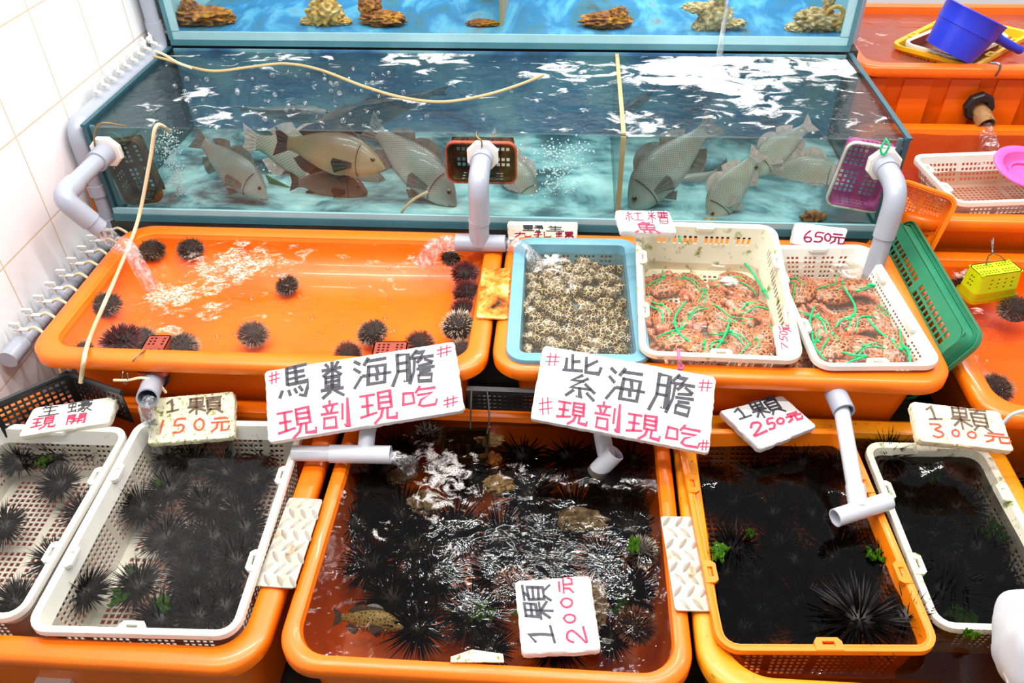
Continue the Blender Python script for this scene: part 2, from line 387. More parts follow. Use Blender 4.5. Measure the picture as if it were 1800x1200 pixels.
M['bubble'] = bubble_mat()
M['fizz'] = plain('white_fizz', lin(226, 234, 236), .3)
# ------------------------------------------------------------ builders
def rring(cx, cy, hx, hy, r, z, nc=8, ns=4):
    """rounded rectangle ring, counter-clockwise"""
    out = []; r = max(.002, min(r, hx - .001, hy - .001))
    cs = ((hx - r, hy - r, 0), (-hx + r, hy - r, 90), (-hx + r, -hy + r, 180), (hx - r, -hy + r, 270))
    for i, (a, b, d) in enumerate(cs):
        arc = [Vector((cx + a + r * math.cos(math.radians(d + 90 * k / nc)), cy + b + r * math.sin(math.radians(d + 90 * k / nc)), z)) for k in range(nc + 1)]
        out += arc
        n = cs[(i + 1) % 4]; e = Vector((cx + n[0] + r * math.cos(math.radians(n[2])), cy + n[1] + r * math.sin(math.radians(n[2])), z))
        for k in range(1, ns): out.append(arc[-1].lerp(e, k / ns))
    return out
def tub(x0, x1, y0, y1, z, h, m, label, depth=None, *, cat='tub', group=None, lip=.045, r=.085, name='plastic_tub', taper=.035, ribs=0, drop=.036, fillet=.04):
    cx, cy, hx, hy = (x0 + x1) / 2, (y0 + y1) / 2, (x1 - x0) / 2, (y1 - y0) / 2
    t = thing(name, (cx, cy, z - h), label, cat, group)
    def ring(o, zz, nc=8): return rring(cx, cy, hx - o, hy - o, r - o * .5 if o < r else .04, zz, nc)
    b = MB()
    w = lip; th = .006
    rings = [ring(w + taper + .04, z - h), ring(w + taper, z - h + .02), ring(w + taper * .4, z - h * .45), ring(w - .002, z - .012)]
    D = depth or h - .012; inner = [ring(w + .004, z - .006)] + [ring(w + .008 + taper * .4 * math.sin(a) + (1 - math.cos(a)) * fillet, z - .018 - math.sin(a) * (D - .018)) for a in [PI / 2 * k / 9 for k in range(10)]]
    b.loft(rings, True, True); b.loft(inner, True, False, True)
    if ribs:
        for i in range(ribs):
            xx = x0 + (x1 - x0) * (i + .5) / ribs
            for sy, yy in ((-1, y0 + w + .004), (1, y1 - w - .012)):
                b.box((xx, yy + (.006 if sy < 0 else -.006), z - h * .5), ((x1 - x0) / ribs * .62, .018, h * .62))
    b.build('basin', m, t)
    q = MB()
    prof = [(w + .006, -.016), (w + .004, -.004), (w - .004, 0), (w * .55, .001), (.012, 0), (.004, -.003), (0, -.009), (0, -drop + .004), (.003, -drop), (.007, -drop + .002), (.008, -.012), (w - .006, -.010), (w - .004, -.016)]
    rg = [rring(cx, cy, hx - o, hy - o, r - o * .5, z + dz, 10) for o, dz in prof]
    q.loft(rg + [rg[0]])
    q.build('rim', m, t)
    return t
def water(name, x0, x1, y0, y1, z, m, label, amp=.004, freq=9, r=.05, parent=None, n=40, seed=0):
    cx, cy, hx, hy = (x0 + x1) / 2, (y0 + y1) / 2, (x1 - x0) / 2, (y1 - y0) / 2
    b = MB(); ring = rring(cx, cy, hx, hy, r, 0, 8, 14); L = 16; rings = []
    def wz(p): return z + amp * (noise.noise(Vector((p.x * freq, p.y * freq, seed))) + .5 * noise.noise(Vector((p.x * freq * 2.6, p.y * freq * 2.6, seed + 9))))
    for i in range(L + 1):
        k = 1 - i / L * .985
        rings.append([Vector((cx + (p.x - cx) * k, cy + (p.y - cy) * k, 0)) for p in ring])
    for rg in rings:
        for p in rg: p.z = wz(p)
    b.loft(rings, True, False, True)
    o = b.build(name, m, None, (cx, cy, z), True, 180); return tag(o, label, 'water', None, 'stuff')

def panel(mb, us, vs, filled, fmap, th):
    """grid panel with real holes: fmap(u, v, w) with w through the thickness"""
    nu, nv = len(us) - 1, len(vs) - 1; idx = {}
    def V(i, j, k):
        q = (i, j, k)
        if q not in idx: idx[q] = len(mb.v); mb.v.append(Vector(fmap(us[i], vs[j], th if k else 0)))
        return idx[q]
    F = [[filled(i, j) for j in range(nv)] for i in range(nu)]
    for i in range(nu):
        for j in range(nv):
            if not F[i][j]: continue
            mb.f.append((V(i, j, 0), V(i + 1, j, 0), V(i + 1, j + 1, 0), V(i, j + 1, 0)))
            mb.f.append((V(i, j, 1), V(i, j + 1, 1), V(i + 1, j + 1, 1), V(i + 1, j, 1)))
            for (di, dj, a, b) in ((-1, 0, (i, j), (i, j + 1)), (1, 0, (i + 1, j + 1), (i + 1, j)), (0, -1, (i + 1, j), (i, j)), (0, 1, (i, j + 1), (i + 1, j + 1))):
                x, y = i + di, j + dj
                if 0 <= x < nu and 0 <= y < nv and F[x][y]: continue
                mb.f.append((V(*a, 0), V(*b, 0), V(*b, 1), V(*a, 1)))
def breaks(a, b, cell, frac, margin):
    """coordinates that alternate bar / hole from a to b, plus the set of hole cells"""
    n = max(1, int((b - a - 2 * margin) / cell)); c = (b - a - 2 * margin) / n; us = [a]; holes = []
    for i in range(n):
        us.append(a + margin + c * i + c * (1 - frac) * .5); holes.append(len(us) - 1)
        us.append(a + margin + c * i + c * (1 - frac) * .5 + c * frac)
    us.append(b); return us, holes
def basket(corners, z, h, m, name, label, cat='basket', group=None, taper=.018, lip=.012, r=.03, cell=.013, base_cell=.014, vband=None, tabs=True, tilt=None, rim_m=None, slots=False, frac=.62, basemargin=.02, Mw=None, dims=None, vcell=None, gaps=True, ang=.0):
    """corners: four rim points (back-left, back-right, front-right, front-left)"""
    if Mw is None:
        a, b, c, d = [Vector(p) for p in corners]
        X3 = ((b - a) + (c - d)).normalized(); Y3 = ((a - d) + (b - c)); Y3 = (Y3 - X3 * Y3.dot(X3)).normalized(); Z3 = X3.cross(Y3)
        L = ((b - a).length + (c - d).length) / 2; Wd = ((d - a).length + (c - b).length) / 2
        rz = math.atan2((b - a).y + (c - d).y, (b - a).x + (c - d).x); ctr = (a + b + c + d) / 4
        Mw = Matrix.Translation((ctr.x, ctr.y, z)) @ Matrix.Rotation(rz, 4, 'Z') if z is not None else Matrix(((X3.x, Y3.x, Z3.x, ctr.x), (X3.y, Y3.y, Z3.y, ctr.y), (X3.z, Y3.z, Z3.z, ctr.z), (0, 0, 0, 1)))
        if tilt: Mw = Mw @ Matrix.Rotation(tilt[0], 4, 'X') @ Matrix.Rotation(tilt[1], 4, 'Y')
    else: L, Wd = dims
    Mw = Mw @ Matrix.Translation((0, 0, -h))
    t = bpy.data.objects.new(name, None); C.objects.link(t); t.matrix_world = Mw; t.empty_display_size = .03; tag(t, label, cat, group)
    hx, hy = L / 2 - lip, Wd / 2 - lip
    # side wall, one perforated band round the four sides
    us = []; hs = set(); segs = []
    def addside(n0, length, kind):
        u0 = us[-1] if us else 0
        if not us: us.append(0)
        if kind == 's':
            q, hh = breaks(u0, u0 + length, cell, frac, .012); base = len(us) - 1
            if slots or gaps:   # leave solid ribs at thirds
                n = len(hh); hh = [x for i, x in enumerate(hh) if n < 7 or (i % max(2, n // 3)) != n // 6]
            us.extend(q[1:]); hs.update(base + x for x in hh)
        else:
            for k in range(1, 5): us.append(u0 + length * k / 4)
    rr = r
    lens = [(2 * (hx - rr), 's'), (rr * PI / 2, 'c'), (2 * (hy - rr), 's'), (rr * PI / 2, 'c')] * 2
    marks = [0]
    for ln, k in lens: addside(0, ln, k); marks.append(us[-1])
    def peri(u, hx_, hy_):
        for i in range(8):
            if u <= marks[i + 1] + 1e-9:
                f = (u - marks[i]) / (marks[i + 1] - marks[i]); break
        a, b = hx_ - rr, hy_ - rr
        st = {0: ((-a, -hy_), (a, -hy_)), 2: ((hx_, -b), (hx_, b)), 4: ((a, hy_), (-a, hy_)), 6: ((-hx_, b), (-hx_, -b))}
        nn = {0: (0, -1), 2: (1, 0), 4: (0, 1), 6: (-1, 0)}
        if i in st:
            p, q = st[i]; return Vector((p[0] + (q[0] - p[0]) * f, p[1] + (q[1] - p[1]) * f, 0)), Vector((*nn[i], 0))
        cc = {1: (a, -b, -90), 3: (a, b, 0), 5: (-a, b, 90), 7: (-a, -b, 180)}[i]; g = math.radians(cc[2] + 90 * f)
        n = Vector((math.cos(g), math.sin(g), 0)); return Vector((cc[0], cc[1], 0)) + n * rr, n
    v0, v1 = vband or (.012, h - .02)
    if vcell is None: vcell = cell
    q, vh = breaks(v0, v1, vcell, frac if not slots else .8, .0)
    vs = [0] + q + [h]; vhs = set(x + 1 for x in vh)
    def fm(u, v, w):
        k = taper * (1 - v / h); p, n = peri(u, hx - k, hy - k); p = p - n * w; return (p.x, p.y, v)
    b = MB(); panel(b, us, vs, lambda i, j: not (i in hs and j in vhs), fm, .003); b.build('side_wall', m, t, None, True, 30)
    # base grid
    bx, by = hx - taper, hy - taper
    ux, hux = breaks(-bx, bx, base_cell, frac + .04, basemargin); uy, huy = breaks(-by, by, base_cell, frac + .04, basemargin); hux, huy = set(hux), set(huy)
    mid = {len(ux) // 2, len(ux) // 2 - 1}; midy = {len(uy) // 2, len(uy) // 2 - 1}
    b = MB(); panel(b, ux, uy, lambda i, j: not (i in hux and j in huy) or (i in mid) or (j in midy), lambda u, v, w: (u * (1 if abs(u) < bx or abs(v) < by else .97), v, w), .003); b.build('base', m, t, None, True, 30)
    # rim
    b = MB(); prof = [(0, -.002), (0, 0), (.3, .0025), (1, .0025), (1.06, -.001), (1.06, -.011), (.9, -.011), (.9, -.002), (.2, -.004), (.05, -.012), (0, -.012)]
    rg = [rring(0, 0, hx + lip * o, hy + lip * o, rr + lip * o, h + dz, 6, 3) for o, dz in prof]; b.loft(rg + [rg[0]]); b.build('rim', rim_m or m, t)
    if tabs:
        tw, td = .052, .017
        for (x, y, a) in ((0, -hy - .002, 0), (0, hy + .002, PI), (hx + .002, -hy * .42, PI / 2), (hx + .002, hy * .42, PI / 2), (-hx - .002, -hy * .42, -PI / 2), (-hx - .002, hy * .42, -PI / 2)):
            b = MB(); us2 = [-tw / 2, -tw * .22, tw * .22, tw / 2]; vs2 = [-.009, -.001, .009, td]; Q = Matrix.Translation((x, y, h + .0035)) @ Matrix.Rotation(a, 4, 'Z')
            panel(b, us2, vs2, lambda i, j: not (i == 1 and j == 1), lambda u, v, w: Q @ Vector((u * (1 - .25 * (v > .012)), v, w - .008)), .0085); b.build('handle_tab', rim_m or m, t)
    return t
def quad_plate(px4, z, th, m, name, label, cat, tread=True):
    p = [at(*q, z) for q in px4]; c = sum(p, Vector()) / 4
    b = MB(); r = .12
    def pt(u, v): return p[0].lerp(p[1], u).lerp(p[3].lerp(p[2], u), v)
    ring = []
    for (u, v, s) in ((0, 0, 0), (1, 0, 1), (1, 1, 2), (0, 1, 3)):
        du = .06; dv = .03; nx = ((u, v + (dv if v == 0 else -dv)), (u + (du if u == 0 else -du), v))
        seq = nx if s in (0, 2) else nx[::-1]
        ring += [pt(*seq[0]), pt(u + (.018 if u == 0 else -.018), v + (.009 if v == 0 else -.009)), pt(*seq[1])]
    b.loft([[q - Vector((0, 0, th)) for q in ring], ring], True, True, True)
    if tread:
        for i in range(8):
            for j in range(3):
                u = (j + .5 + (.25 if i % 2 else -.1)) / 3; v = (i + .5) / 8
                if not .05 < u < .95: continue
                a = pt(u, v); d = (pt(u + .06, v + (.03 if i % 2 else -.03)) - pt(u - .06, v - (.03 if i % 2 else -.03))).normalized(); e = d.cross(Vector((0, 0, 1)))
                L = .017
                b.loft([[a + d * L * s + e * .006 * k * (1 - abs(s) ** 2.5) + Vector((0, 0, zz * (1 - s * s * .8))) for k, zz in ((-1, -.0005), (0, .004), (1, -.0005))] for s in (-1, -.6, 0, .6, 1)], False)
    o = b.build(name, m, None, c); return tag(o, label, cat)

# ---- handwriting: strokes on a 100 x 100 grid, y down
G = {
'馬': [[(30, 5), (30, 55)], [(30, 5), (85, 2)], [(56, 5), (56, 54)], [(30, 22), (80, 20)], [(30, 38), (80, 36)], [(30, 55), (90, 52), (86, 76), (76, 96), (64, 90)], [(12, 74), (6, 92)], [(32, 72), (36, 86)], [(48, 70), (54, 82)], [(64, 66), (70, 78)]],
'糞': [[(50, 2), (50, 38)], [(15, 20), (85, 18)], [(26, 3), (38, 14)], [(76, 2), (62, 14)], [(45, 22), (18, 36)], [(55, 22), (84, 36)], [(25, 42), (25, 66), (75, 66), (75, 42), (25, 42)], [(50, 42), (50, 76)], [(25, 54), (75, 54)], [(10, 77), (90, 74)], [(40, 80), (12, 98)], [(60, 80), (92, 97)]],
'海': [[(8, 8), (22, 20)], [(4, 34), (18, 44)], [(4, 94), (24, 60)], [(45, 2), (32, 22)], [(42, 14), (92, 12)], [(44, 30), (38, 88), (84, 88), (90, 30), (44, 30)], [(28, 60), (100, 58)], [(64, 38), (66, 50)], [(62, 66), (64, 78)]],
'膽': [[(14, 6), (14, 60), (2, 96)], [(14, 6), (38, 6), (38, 90), (28, 86)], [(14, 32), (38, 32)], [(14, 56), (38, 56)], [(62, 2), (50, 16)], [(58, 8), (78, 8), (70, 20)], [(46, 24), (98, 22)], [(54, 24), (52, 60), (42, 96)], [(70, 28), (62, 38)], [(78, 28), (94, 40)], [(62, 46), (92, 45)], [(60, 56), (96, 55)], [(64, 66), (90, 65)], [(62, 76), (62, 94), (92, 94), (92, 76), (62, 76)]],
'現': [[(6, 12), (42, 10)], [(8, 42), (40, 40)], [(4, 74), (46, 68)], [(24, 12), (24, 72)], [(54, 6), (54, 56), (88, 56), (88, 6), (54, 6)], [(54, 22), (88, 22)], [(54, 39), (88, 39)], [(64, 56), (58, 80), (42, 98)], [(78, 56), (76, 88), (99, 88), (100, 74)]],
'剖': [[(32, 0), (32, 12)], [(10, 16), (56, 14)], [(22, 22), (26, 38)], [(44, 20), (38, 38)], [(4, 44), (60, 42)], [(14, 56), (14, 90), (52, 90), (52, 56), (14, 56)], [(72, 16), (72, 66)], [(92, 2), (92, 96), (80, 86)]],
'吃': [[(6, 26), (6, 72), (34, 72), (34, 26), (6, 26)], [(54, 4), (42, 30)], [(52, 18), (94, 16)], [(48, 38), (84, 38), (56, 62), (50, 84), (60, 92), (94, 90), (98, 70)]],
'紫': [[(28, 2), (28, 38)], [(28, 18), (46, 16)], [(12, 14), (12, 40)], [(4, 42), (50, 36)], [(88, 8), (62, 22)], [(62, 2), (62, 36), (94, 34), (97, 22)], [(52, 44), (28, 58), (58, 58)], [(66, 52), (24, 76), (78, 74)], [(64, 64), (86, 82)], [(50, 76), (50, 98), (42, 94)], [(32, 82), (16, 96)], [(66, 82), (84, 96)]],
'顆': [[(8, 6), (8, 44), (44, 44), (44, 6), (8, 6)], [(8, 25), (44, 25)], [(26, 6), (26, 96)], [(2, 56), (50, 55)], [(24, 58), (4, 84)], [(28, 58), (50, 82)], [(54, 8), (98, 6)], [(76, 8), (68, 22)], [(58, 22), (58, 74), (94, 74), (94, 22), (58, 22)], [(58, 40), (94, 40)], [(58, 57), (94, 57)], [(68, 76), (54, 96)], [(84, 76), (102, 98)]],
'元': [[(24, 12), (78, 10)], [(8, 38), (94, 36)], [(38, 38), (34, 70), (8, 92)], [(60, 38), (60, 86), (92, 86), (98, 64)]],
'生': [[(30, 8), (16, 34)], [(26, 26), (84, 24)], [(52, 2), (52, 90)], [(22, 56), (80, 54)], [(4, 92), (98, 90)]],
'蠔': [[(6, 20), (6, 48), (34, 48), (34, 20), (6, 20)], [(20, 4), (20, 80)], [(4, 84), (36, 78)], [(32, 72), (38, 88)], [(68, 0), (68, 10)], [(44, 14), (96, 12)], [(56, 20), (56, 32), (84, 32), (84, 20), (56, 20)], [(44, 38), (44, 48)], [(44, 40), (96, 38), (94, 48)], [(54, 50), (90, 49)], [(72, 50), (56, 66), (44, 72)], [(62, 62), (72, 80), (66, 98), (58, 92)], [(64, 72), (46, 86)], [(88, 56), (76, 68)], [(74, 68), (98, 92)]],
'開': [[(8, 6), (8, 96)], [(8, 6), (40, 6), (40, 38), (8, 38)], [(8, 22), (40, 22)], [(92, 6), (92, 96), (84, 90)], [(92, 6), (60, 6), (60, 38), (92, 38)], [(60, 22), (92, 22)], [(26, 50), (76, 50)], [(20, 68), (82, 68)], [(40, 50), (38, 76), (28, 94)], [(62, 50), (62, 94)]],
'野': [[(6, 6), (6, 46), (46, 46), (46, 6), (6, 6)], [(6, 26), (46, 26)], [(26, 6), (26, 90)], [(8, 66), (46, 64)], [(0, 92), (50, 88)], [(58, 8), (92, 8), (76, 26)], [(66, 22), (84, 34)], [(54, 42), (98, 40), (90, 54)], [(76, 42), (76, 96), (64, 90)]],
'紅': [[(26, 2), (10, 22), (30, 24)], [(38, 18), (8, 50), (40, 48)], [(24, 50), (24, 96)], [(10, 62), (4, 82)], [(36, 60), (44, 76)], [(56, 16), (94, 14)], [(75, 16), (75, 84)], [(50, 88), (102, 86)]],
'糟': [[(20, 4), (20, 96)], [(4, 38), (40, 36)], [(8, 10), (14, 26)], [(34, 8), (26, 26)], [(18, 42), (2, 70)], [(22, 42), (40, 64)], [(48, 10), (98, 9)], [(52, 18), (52, 46), (94, 46), (94, 18), (52, 18)], [(52, 32), (94, 32)], [(66, 2), (66, 46)], [(80, 2), (80, 46)], [(56, 56), (56, 96), (92, 96), (92, 56), (56, 56)], [(56, 76), (92, 76)]],
'魚': [[(44, 0), (20, 24)], [(40, 10), (66, 10), (58, 24)], [(22, 26), (22, 68), (80, 68), (80, 26), (22, 26)], [(50, 26), (50, 68)], [(22, 47), (80, 47)], [(14, 78), (4, 96)], [(36, 80), (38, 92)], [(58, 80), (62, 92)], [(82, 76), (96, 94)]],
'九': [[(40, 5), (38, 45), (10, 95)], [(8, 30), (66, 28), (66, 85), (98, 85), (99, 65)]],
'孔': [[(10, 10), (42, 10), (26, 30)], [(26, 30), (28, 90), (16, 84)], [(4, 56), (46, 46)], [(62, 4), (62, 88), (96, 88), (98, 70)]],
'螺': [[(6, 20), (6, 48), (34, 48), (34, 20), (6, 20)], [(20, 4), (20, 80)], [(4, 84), (36, 78)], [(52, 6), (52, 36), (92, 36), (92, 6), (52, 6)], [(52, 21), (92, 21)], [(72, 6), (72, 36)], [(70, 40), (54, 56), (78, 56)], [(86, 50), (50, 74), (92, 72)], [(72, 74), (72, 98)], [(60, 80), (50, 94)], [(82, 80), (94, 94)]],
'#': [[(32, 4), (26, 98)], [(70, 2), (64, 94)], [(6, 36), (96, 26)], [(2, 72), (98, 60)]],
'0': [[(50, 6), (22, 26), (14, 60), (34, 92), (66, 90), (86, 56), (78, 22), (50, 6)]],
'1': [[(18, 28), (46, 6), (52, 50), (54, 88)], [(18, 92), (92, 84)]],
'|': [[(64, 4), (40, 96)]],
'2': [[(12, 34), (30, 8), (66, 8), (78, 34), (44, 66), (10, 94), (94, 86)]],
'3': [[(14, 12), (66, 8), (80, 22), (40, 46), (80, 60), (84, 82), (50, 96), (20, 88)]],
'5': [[(94, 6), (38, 8), (24, 46), (66, 44), (84, 64), (64, 90), (14, 94)]],
'6': [[(66, 4), (30, 34), (14, 70), (36, 94), (72, 86), (76, 62), (46, 54), (18, 70)]],
'7': [[(8, 14), (88, 8), (46, 96)]],
}
def strokes(mb, ch, fmap, wid, n):
    rr = random.Random(ord(ch[0]))
    for st in G[ch]:
        pts = [fmap(x + rr.uniform(-2, 2), y + rr.uniform(-2, 2)) for x, y in st]
        if ch in '023566': pts = smooth_path(pts, 5)
        m = len(pts); left, right = [], []
        for i, p in enumerate(pts):
            d = (pts[min(i + 1, m - 1)] - pts[max(i - 1, 0)]).normalized(); s = n.cross(d).normalized(); k = wid * (.5 + .08 * rr.uniform(-1, 1))
            if 0 < i < m - 1:
                a = (pts[i] - pts[i - 1]).normalized(); b = (pts[i + 1] - pts[i]).normalized(); k /= max(.55, ((1 + a.dot(b)) / 2) ** .5)
            e = d * wid * .3 * (-1 if i == 0 else 1 if i == m - 1 else 0)
            left.append(p + s * k + e); right.append(p - s * k + e)
        h = n * .0006; k0 = len(mb.v)
        # thin inked ribbon, .6 mm proud of the board
        for a, b in zip(left, right): mb.v += [a + h, b + h, a - n * .0008, b - n * .0008]
        for i in range(m - 1):
            q = k0 + i * 4; r = q + 4
            mb.f += [(q, q + 1, r + 1, r), (q, r, r + 2, q + 2), (q + 1, q + 3, r + 3, r + 1)]
        mb.f += [(k0, k0 + 2, k0 + 3, k0 + 1), (k0 + 4 * m - 4, k0 + 4 * m - 3, k0 + 4 * m - 1, k0 + 4 * m - 2)]
def sign(T, quad, anchor, phi, th, m, label, inks, roll=0, name='price_board', yawr=0, rough=.0012):
    """quad: front face corners TL TR BR BL in a photo crop; phi: slope of the face from the horizontal"""
    p0 = at(*anchor)
    n = Matrix.Rotation(math.radians(yawr), 3, 'Z') @ Matrix.Rotation(math.radians(roll), 3, 'Y') @ Matrix.Rotation(math.radians(phi), 3, 'X') @ Vector((0, 0, 1))
    q = [on_plane(*T(*a), p0, n) for a in quad]; c = sum(q, Vector()) / 4
    t = thing(name, c - n * th / 2, label, 'sign', 'handwritten price boards')
    def pt(u, v): return q[0].lerp(q[1], u).lerp(q[3].lerp(q[2], u), v)
    NU, NV = 40, 20; b = MB()
    eu = .02; ev = .045
    # rounded outline
    ring = []
    L = (q[1] - q[0]).length; Hh = (q[3] - q[0]).length; rr = min(.009, Hh * .12)
    a, bq = rr / L, rr / Hh
    for (cu, cv, s0) in ((1 - a, 1 - bq, 0), (a, 1 - bq, 90), (a, bq, 180), (1 - a, bq, 270)):
        for k in range(6):
            g = math.radians(s0 + 18 * k); ring.append((cu + a * math.cos(g), cv + bq * math.sin(g)))
    dense = []
    for i in range(len(ring)):
        u, v = ring[i]; x, y = ring[(i + 1) % len(ring)]; k = max(1, int(max(abs(x - u) * L, abs(y - v) * Hh) / .008))
        dense += [(u + (x - u) * j / k, v + (y - v) * j / k) for j in range(k)]
    R2 = random.Random(len(label))
    jit = [R2.uniform(-1, 1) * rough for _ in dense]; jit2 = [R2.uniform(-1, 1) * rough for _ in dense]
    ctr = pt(.5, .5)
    def R_(off, dep, jj, w): return [pt(u, v) + (pt(u, v) - ctr).normalized() * (j * w - off) - n * dep for (u, v), j in zip(dense, jj)]
    b.loft([R_(.004, th, jit, 1), R_(0, th - .003, jit2, 1.2), R_(0, th * .5, jit, 1.4), R_(0, .003, jit2, .8), R_(.0025, 0, jit, .4)], True, True, True)
    b.build('board', m, t)
    for nm, mm, wd, glyphs in inks:
        for (ch, x, y, ux, uy, vx, vy) in glyphs:
            mb = MB()
            o = on_plane(*T(x, y), p0, n); U = on_plane(*T(x + ux, y + uy), p0, n) - o; V = on_plane(*T(x + vx, y + vy), p0, n) - o
            strokes(mb, ch, lambda a, c2: o + U * a / 100 + V * c2 / 100, wd, n)
            mb.build('character', mm, t, None, False)['label'] = nm.split(' ')[0] + ' handwritten character ' + ch.replace('|', '1')
    return t

# ---- creatures
def urchin_proto(name, body_r, spine_l, count, sw, bm, sm, seed, squash=.72, clump=0, bands=False):
    rr = random.Random(seed); t = bpy.data.objects.new(name, None); C.objects.link(t)
    MB().ico((0, 0, 0), body_r, 2, (1, 1, squash)).build('urchin_shell', bm, t)
    b = MB(); ga = PI * (3 - 5 ** .5)
    for i in range(count):
        z = 1 - 2 * (i + .5) / count
        if z < -.55: continue
        a = i * ga; s = (1 - z * z) ** .5; d = Vector((s * math.cos(a), s * math.sin(a), z * (.9 if squash < .9 else 1)))
        if bands and math.sin(a * 2.5 + seed) > .55: continue
        d = (d + Vector([rr.uniform(-1, 1) for _ in range(3)]) * .16).normalized()
        p = Vector((d.x, d.y, d.z * squash)) * body_r * .95; L = spine_l * rr.uniform(.6, 1.12) * (1 if z > -.1 else .7)
        u = d.orthogonal().normalized(); v = d.cross(u); q = p + d * L + Vector((0, 0, -L * .04)); w = sw * rr.uniform(.8, 1.2)
        k = len(b.v); m1 = p.lerp(q, .55)
        for c, rd in ((p, w), (m1, w * .75)):
            b.v += [c + (u * math.cos(g) + v * math.sin(g)) * rd for g in (0, 2.09, 4.19)]
        b.v.append(q)
        for j in range(3):
            j2 = (j + 1) % 3; b.f += [(k + j, k + j2, k + 3 + j2, k + 3 + j), (k + 3 + j, k + 3 + j2, k + 6)]
    b.build('spines', sm, t, None, False)['kind'] = 'stuff'
    return t
def fish_proto(name, skin, fin, deep=.17, seed=0, curve=0):
    """unit-ish fish, .36 m long, head towards +x"""
    t = bpy.data.objects.new(name, None); C.objects.link(t); L = .36; b = MB(); rings = []
    K = [(0, .004, .003, -.018), (.02, .013, .010, -.017), (.07, .030, .019, -.013), (.14, .047, .027, -.008), (.22, .060, .032, -.003), (.32, .067, .034, 0), (.45, .068, .033, 0), (.58, .058, .028, .002), (.70, .043, .020, .004), (.80, .028, .012, .006), (.86, .022, .008, .007), (.90, .024, .005, .007)]
    def prof(x):
        for i in range(len(K) - 1):
            if x <= K[i + 1][0]:
                f = (x - K[i][0]) / (K[i + 1][0] - K[i][0]); return [K[i][j] + (K[i + 1][j] - K[i][j]) * f for j in (1, 2, 3)]
        return K[-1][1:]
    ks = deep / .17
    def cy(x): return curve * (x - .3) ** 2 * (1 if x > .3 else -.5)
    n = 20
    for i in range(31):
        x = .90 * (i / 30) ** 1.15; h, w, zc = prof(x)
        rings.append([Vector((L * (.5 - x), cy(x) + w * math.cos(a) * (1 - .12 * math.sin(a)), zc + h * ks * math.sin(a) * (1.04 if math.sin(a) > 0 else .92))) for a in [2 * PI * k / n for k in range(n)]])
    b.loft(rings, True, True, True); b.build('fish_body', skin, t)
    def fan(nm, base, tips, th=.0018, mm=fin):
        # base and tips: matching polylines; corrugated fin rays
        f = MB(); rows = []
        for k in range(5):
            g = k / 4; rows.append([Vector(p).lerp(Vector(q), g) + Vector((0, .0012 * math.sin(i * PI) * g, 0)) for i, (p, q) in enumerate(zip(base, tips))])
        up = [[p + Vector((0, th * (1 - .6 * i / 4) + (.0007 if j % 2 else 0), 0)) for j, p in enumerate(rw)] for i, rw in enumerate(rows)]
        dn = [[p - Vector((0, th * (1 - .6 * i / 4) + (.0007 if j % 2 else 0), 0)) for j, p in enumerate(rw)] for i, rw in enumerate(rows)]
        f.loft(up, False); f.loft([r[::-1] for r in dn], False); f.loft([up[-1], dn[-1]], False); f.loft([[r[0] for r in up], [r[0] for r in dn]], False); f.loft([[r[-1] for r in up], [r[-1] for r in dn]], False)
        return f.build(nm, mm, t, None, False)
    xb = L * (.5 - .885); yb = cy(.9)
    m = 13; base = [(xb, yb, .007 + (.020 - .040 * i / (m - 1))) for i in range(m)]
    tips = [(xb - .052 + .012 * (1 - abs(i / (m - 1) * 2 - 1)), yb + curve * .02, .007 + .048 * (1 - 2 * i / (m - 1))) for i in range(m)]
    fan('tail_fin', base, tips)
    m = 17; base = []; tips = []
    for i in range(m):
        x = .26 + .50 * i / (m - 1); h, w, zc = prof(x); base.append((L * (.5 - x), cy(x), zc + h * ks * 1.0))
        hh = .026 * (math.sin(PI * min(1, (i + 1.5) / (m * .62))) ** .6 if i < m * .55 else .9 * math.sin(PI * (.35 + .62 * (i / m - .55) / .45))) + .004
        tips.append((L * (.5 - x) - .016, cy(x), zc + h * ks + abs(hh)))
    fan('dorsal_fin', base, tips)
    m = 8; base = []; tips = []
    for i in range(m):
        x = .62 + .16 * i / (m - 1); h, w, zc = prof(x); base.append((L * (.5 - x), cy(x), zc - h * ks * .9)); tips.append((L * (.5 - x) - .018, cy(x), zc - h * ks * .9 - .03 * math.sin(PI * (.35 + .6 * i / m))))
    fan('anal_fin', base, tips)
    for s in (-1, 1):
        x = .27; h, w, zc = prof(x); bx = L * (.5 - x); m = 7
        base = [(bx, s * w * 1.0, -.012 - .014 * i / (m - 1)) for i in range(m)]
        tips = [(bx - .062 + .02 * abs(i / (m - 1) - .3), s * (w + .016), -.004 - .046 * i / (m - 1)) for i in range(m)]
        fan('pectoral_fin', base, tips)
        base = [(bx - .004 - .012 * i / 5, s * .012, -.052 * ks) for i in range(6)]; tips = [(bx - .03 - .022 * i / 5, s * .018, (-.052 - .032 + .018 * i / 5) * ks) for i in range(6)]
        fan('pelvic_fin', base, tips)
        h, w, zc = prof(.105); e = Vector((L * (.5 - .105), s * (w - .0035), zc + .017 * ks))
        ee = bpy.data.objects.new('eye', None)
        o = MB().ico(e, .0085, 2, (1, .55, 1)).build('eye', M['eye'], t)
        MB().ico(e + Vector((0, s * .0028, 0)), .0048, 2, (1, .5, 1)).build('pupil', M['pupil'], o)
    q = MB(); pts = []
    for a in range(-8, 9):
        x = .002 + .052 * (abs(a) / 8) ** .9; h, w, zc = prof(max(x, .004)); pts.append((L * (.5 - x) + .001, (1 if a > 0 else -1) * w * .985 * (1 if a else 0), zc - .004 - .010 * abs(a) / 8))
    q.tube(pts, .0022, 6); q.build('mouth', M['mouth'], t)
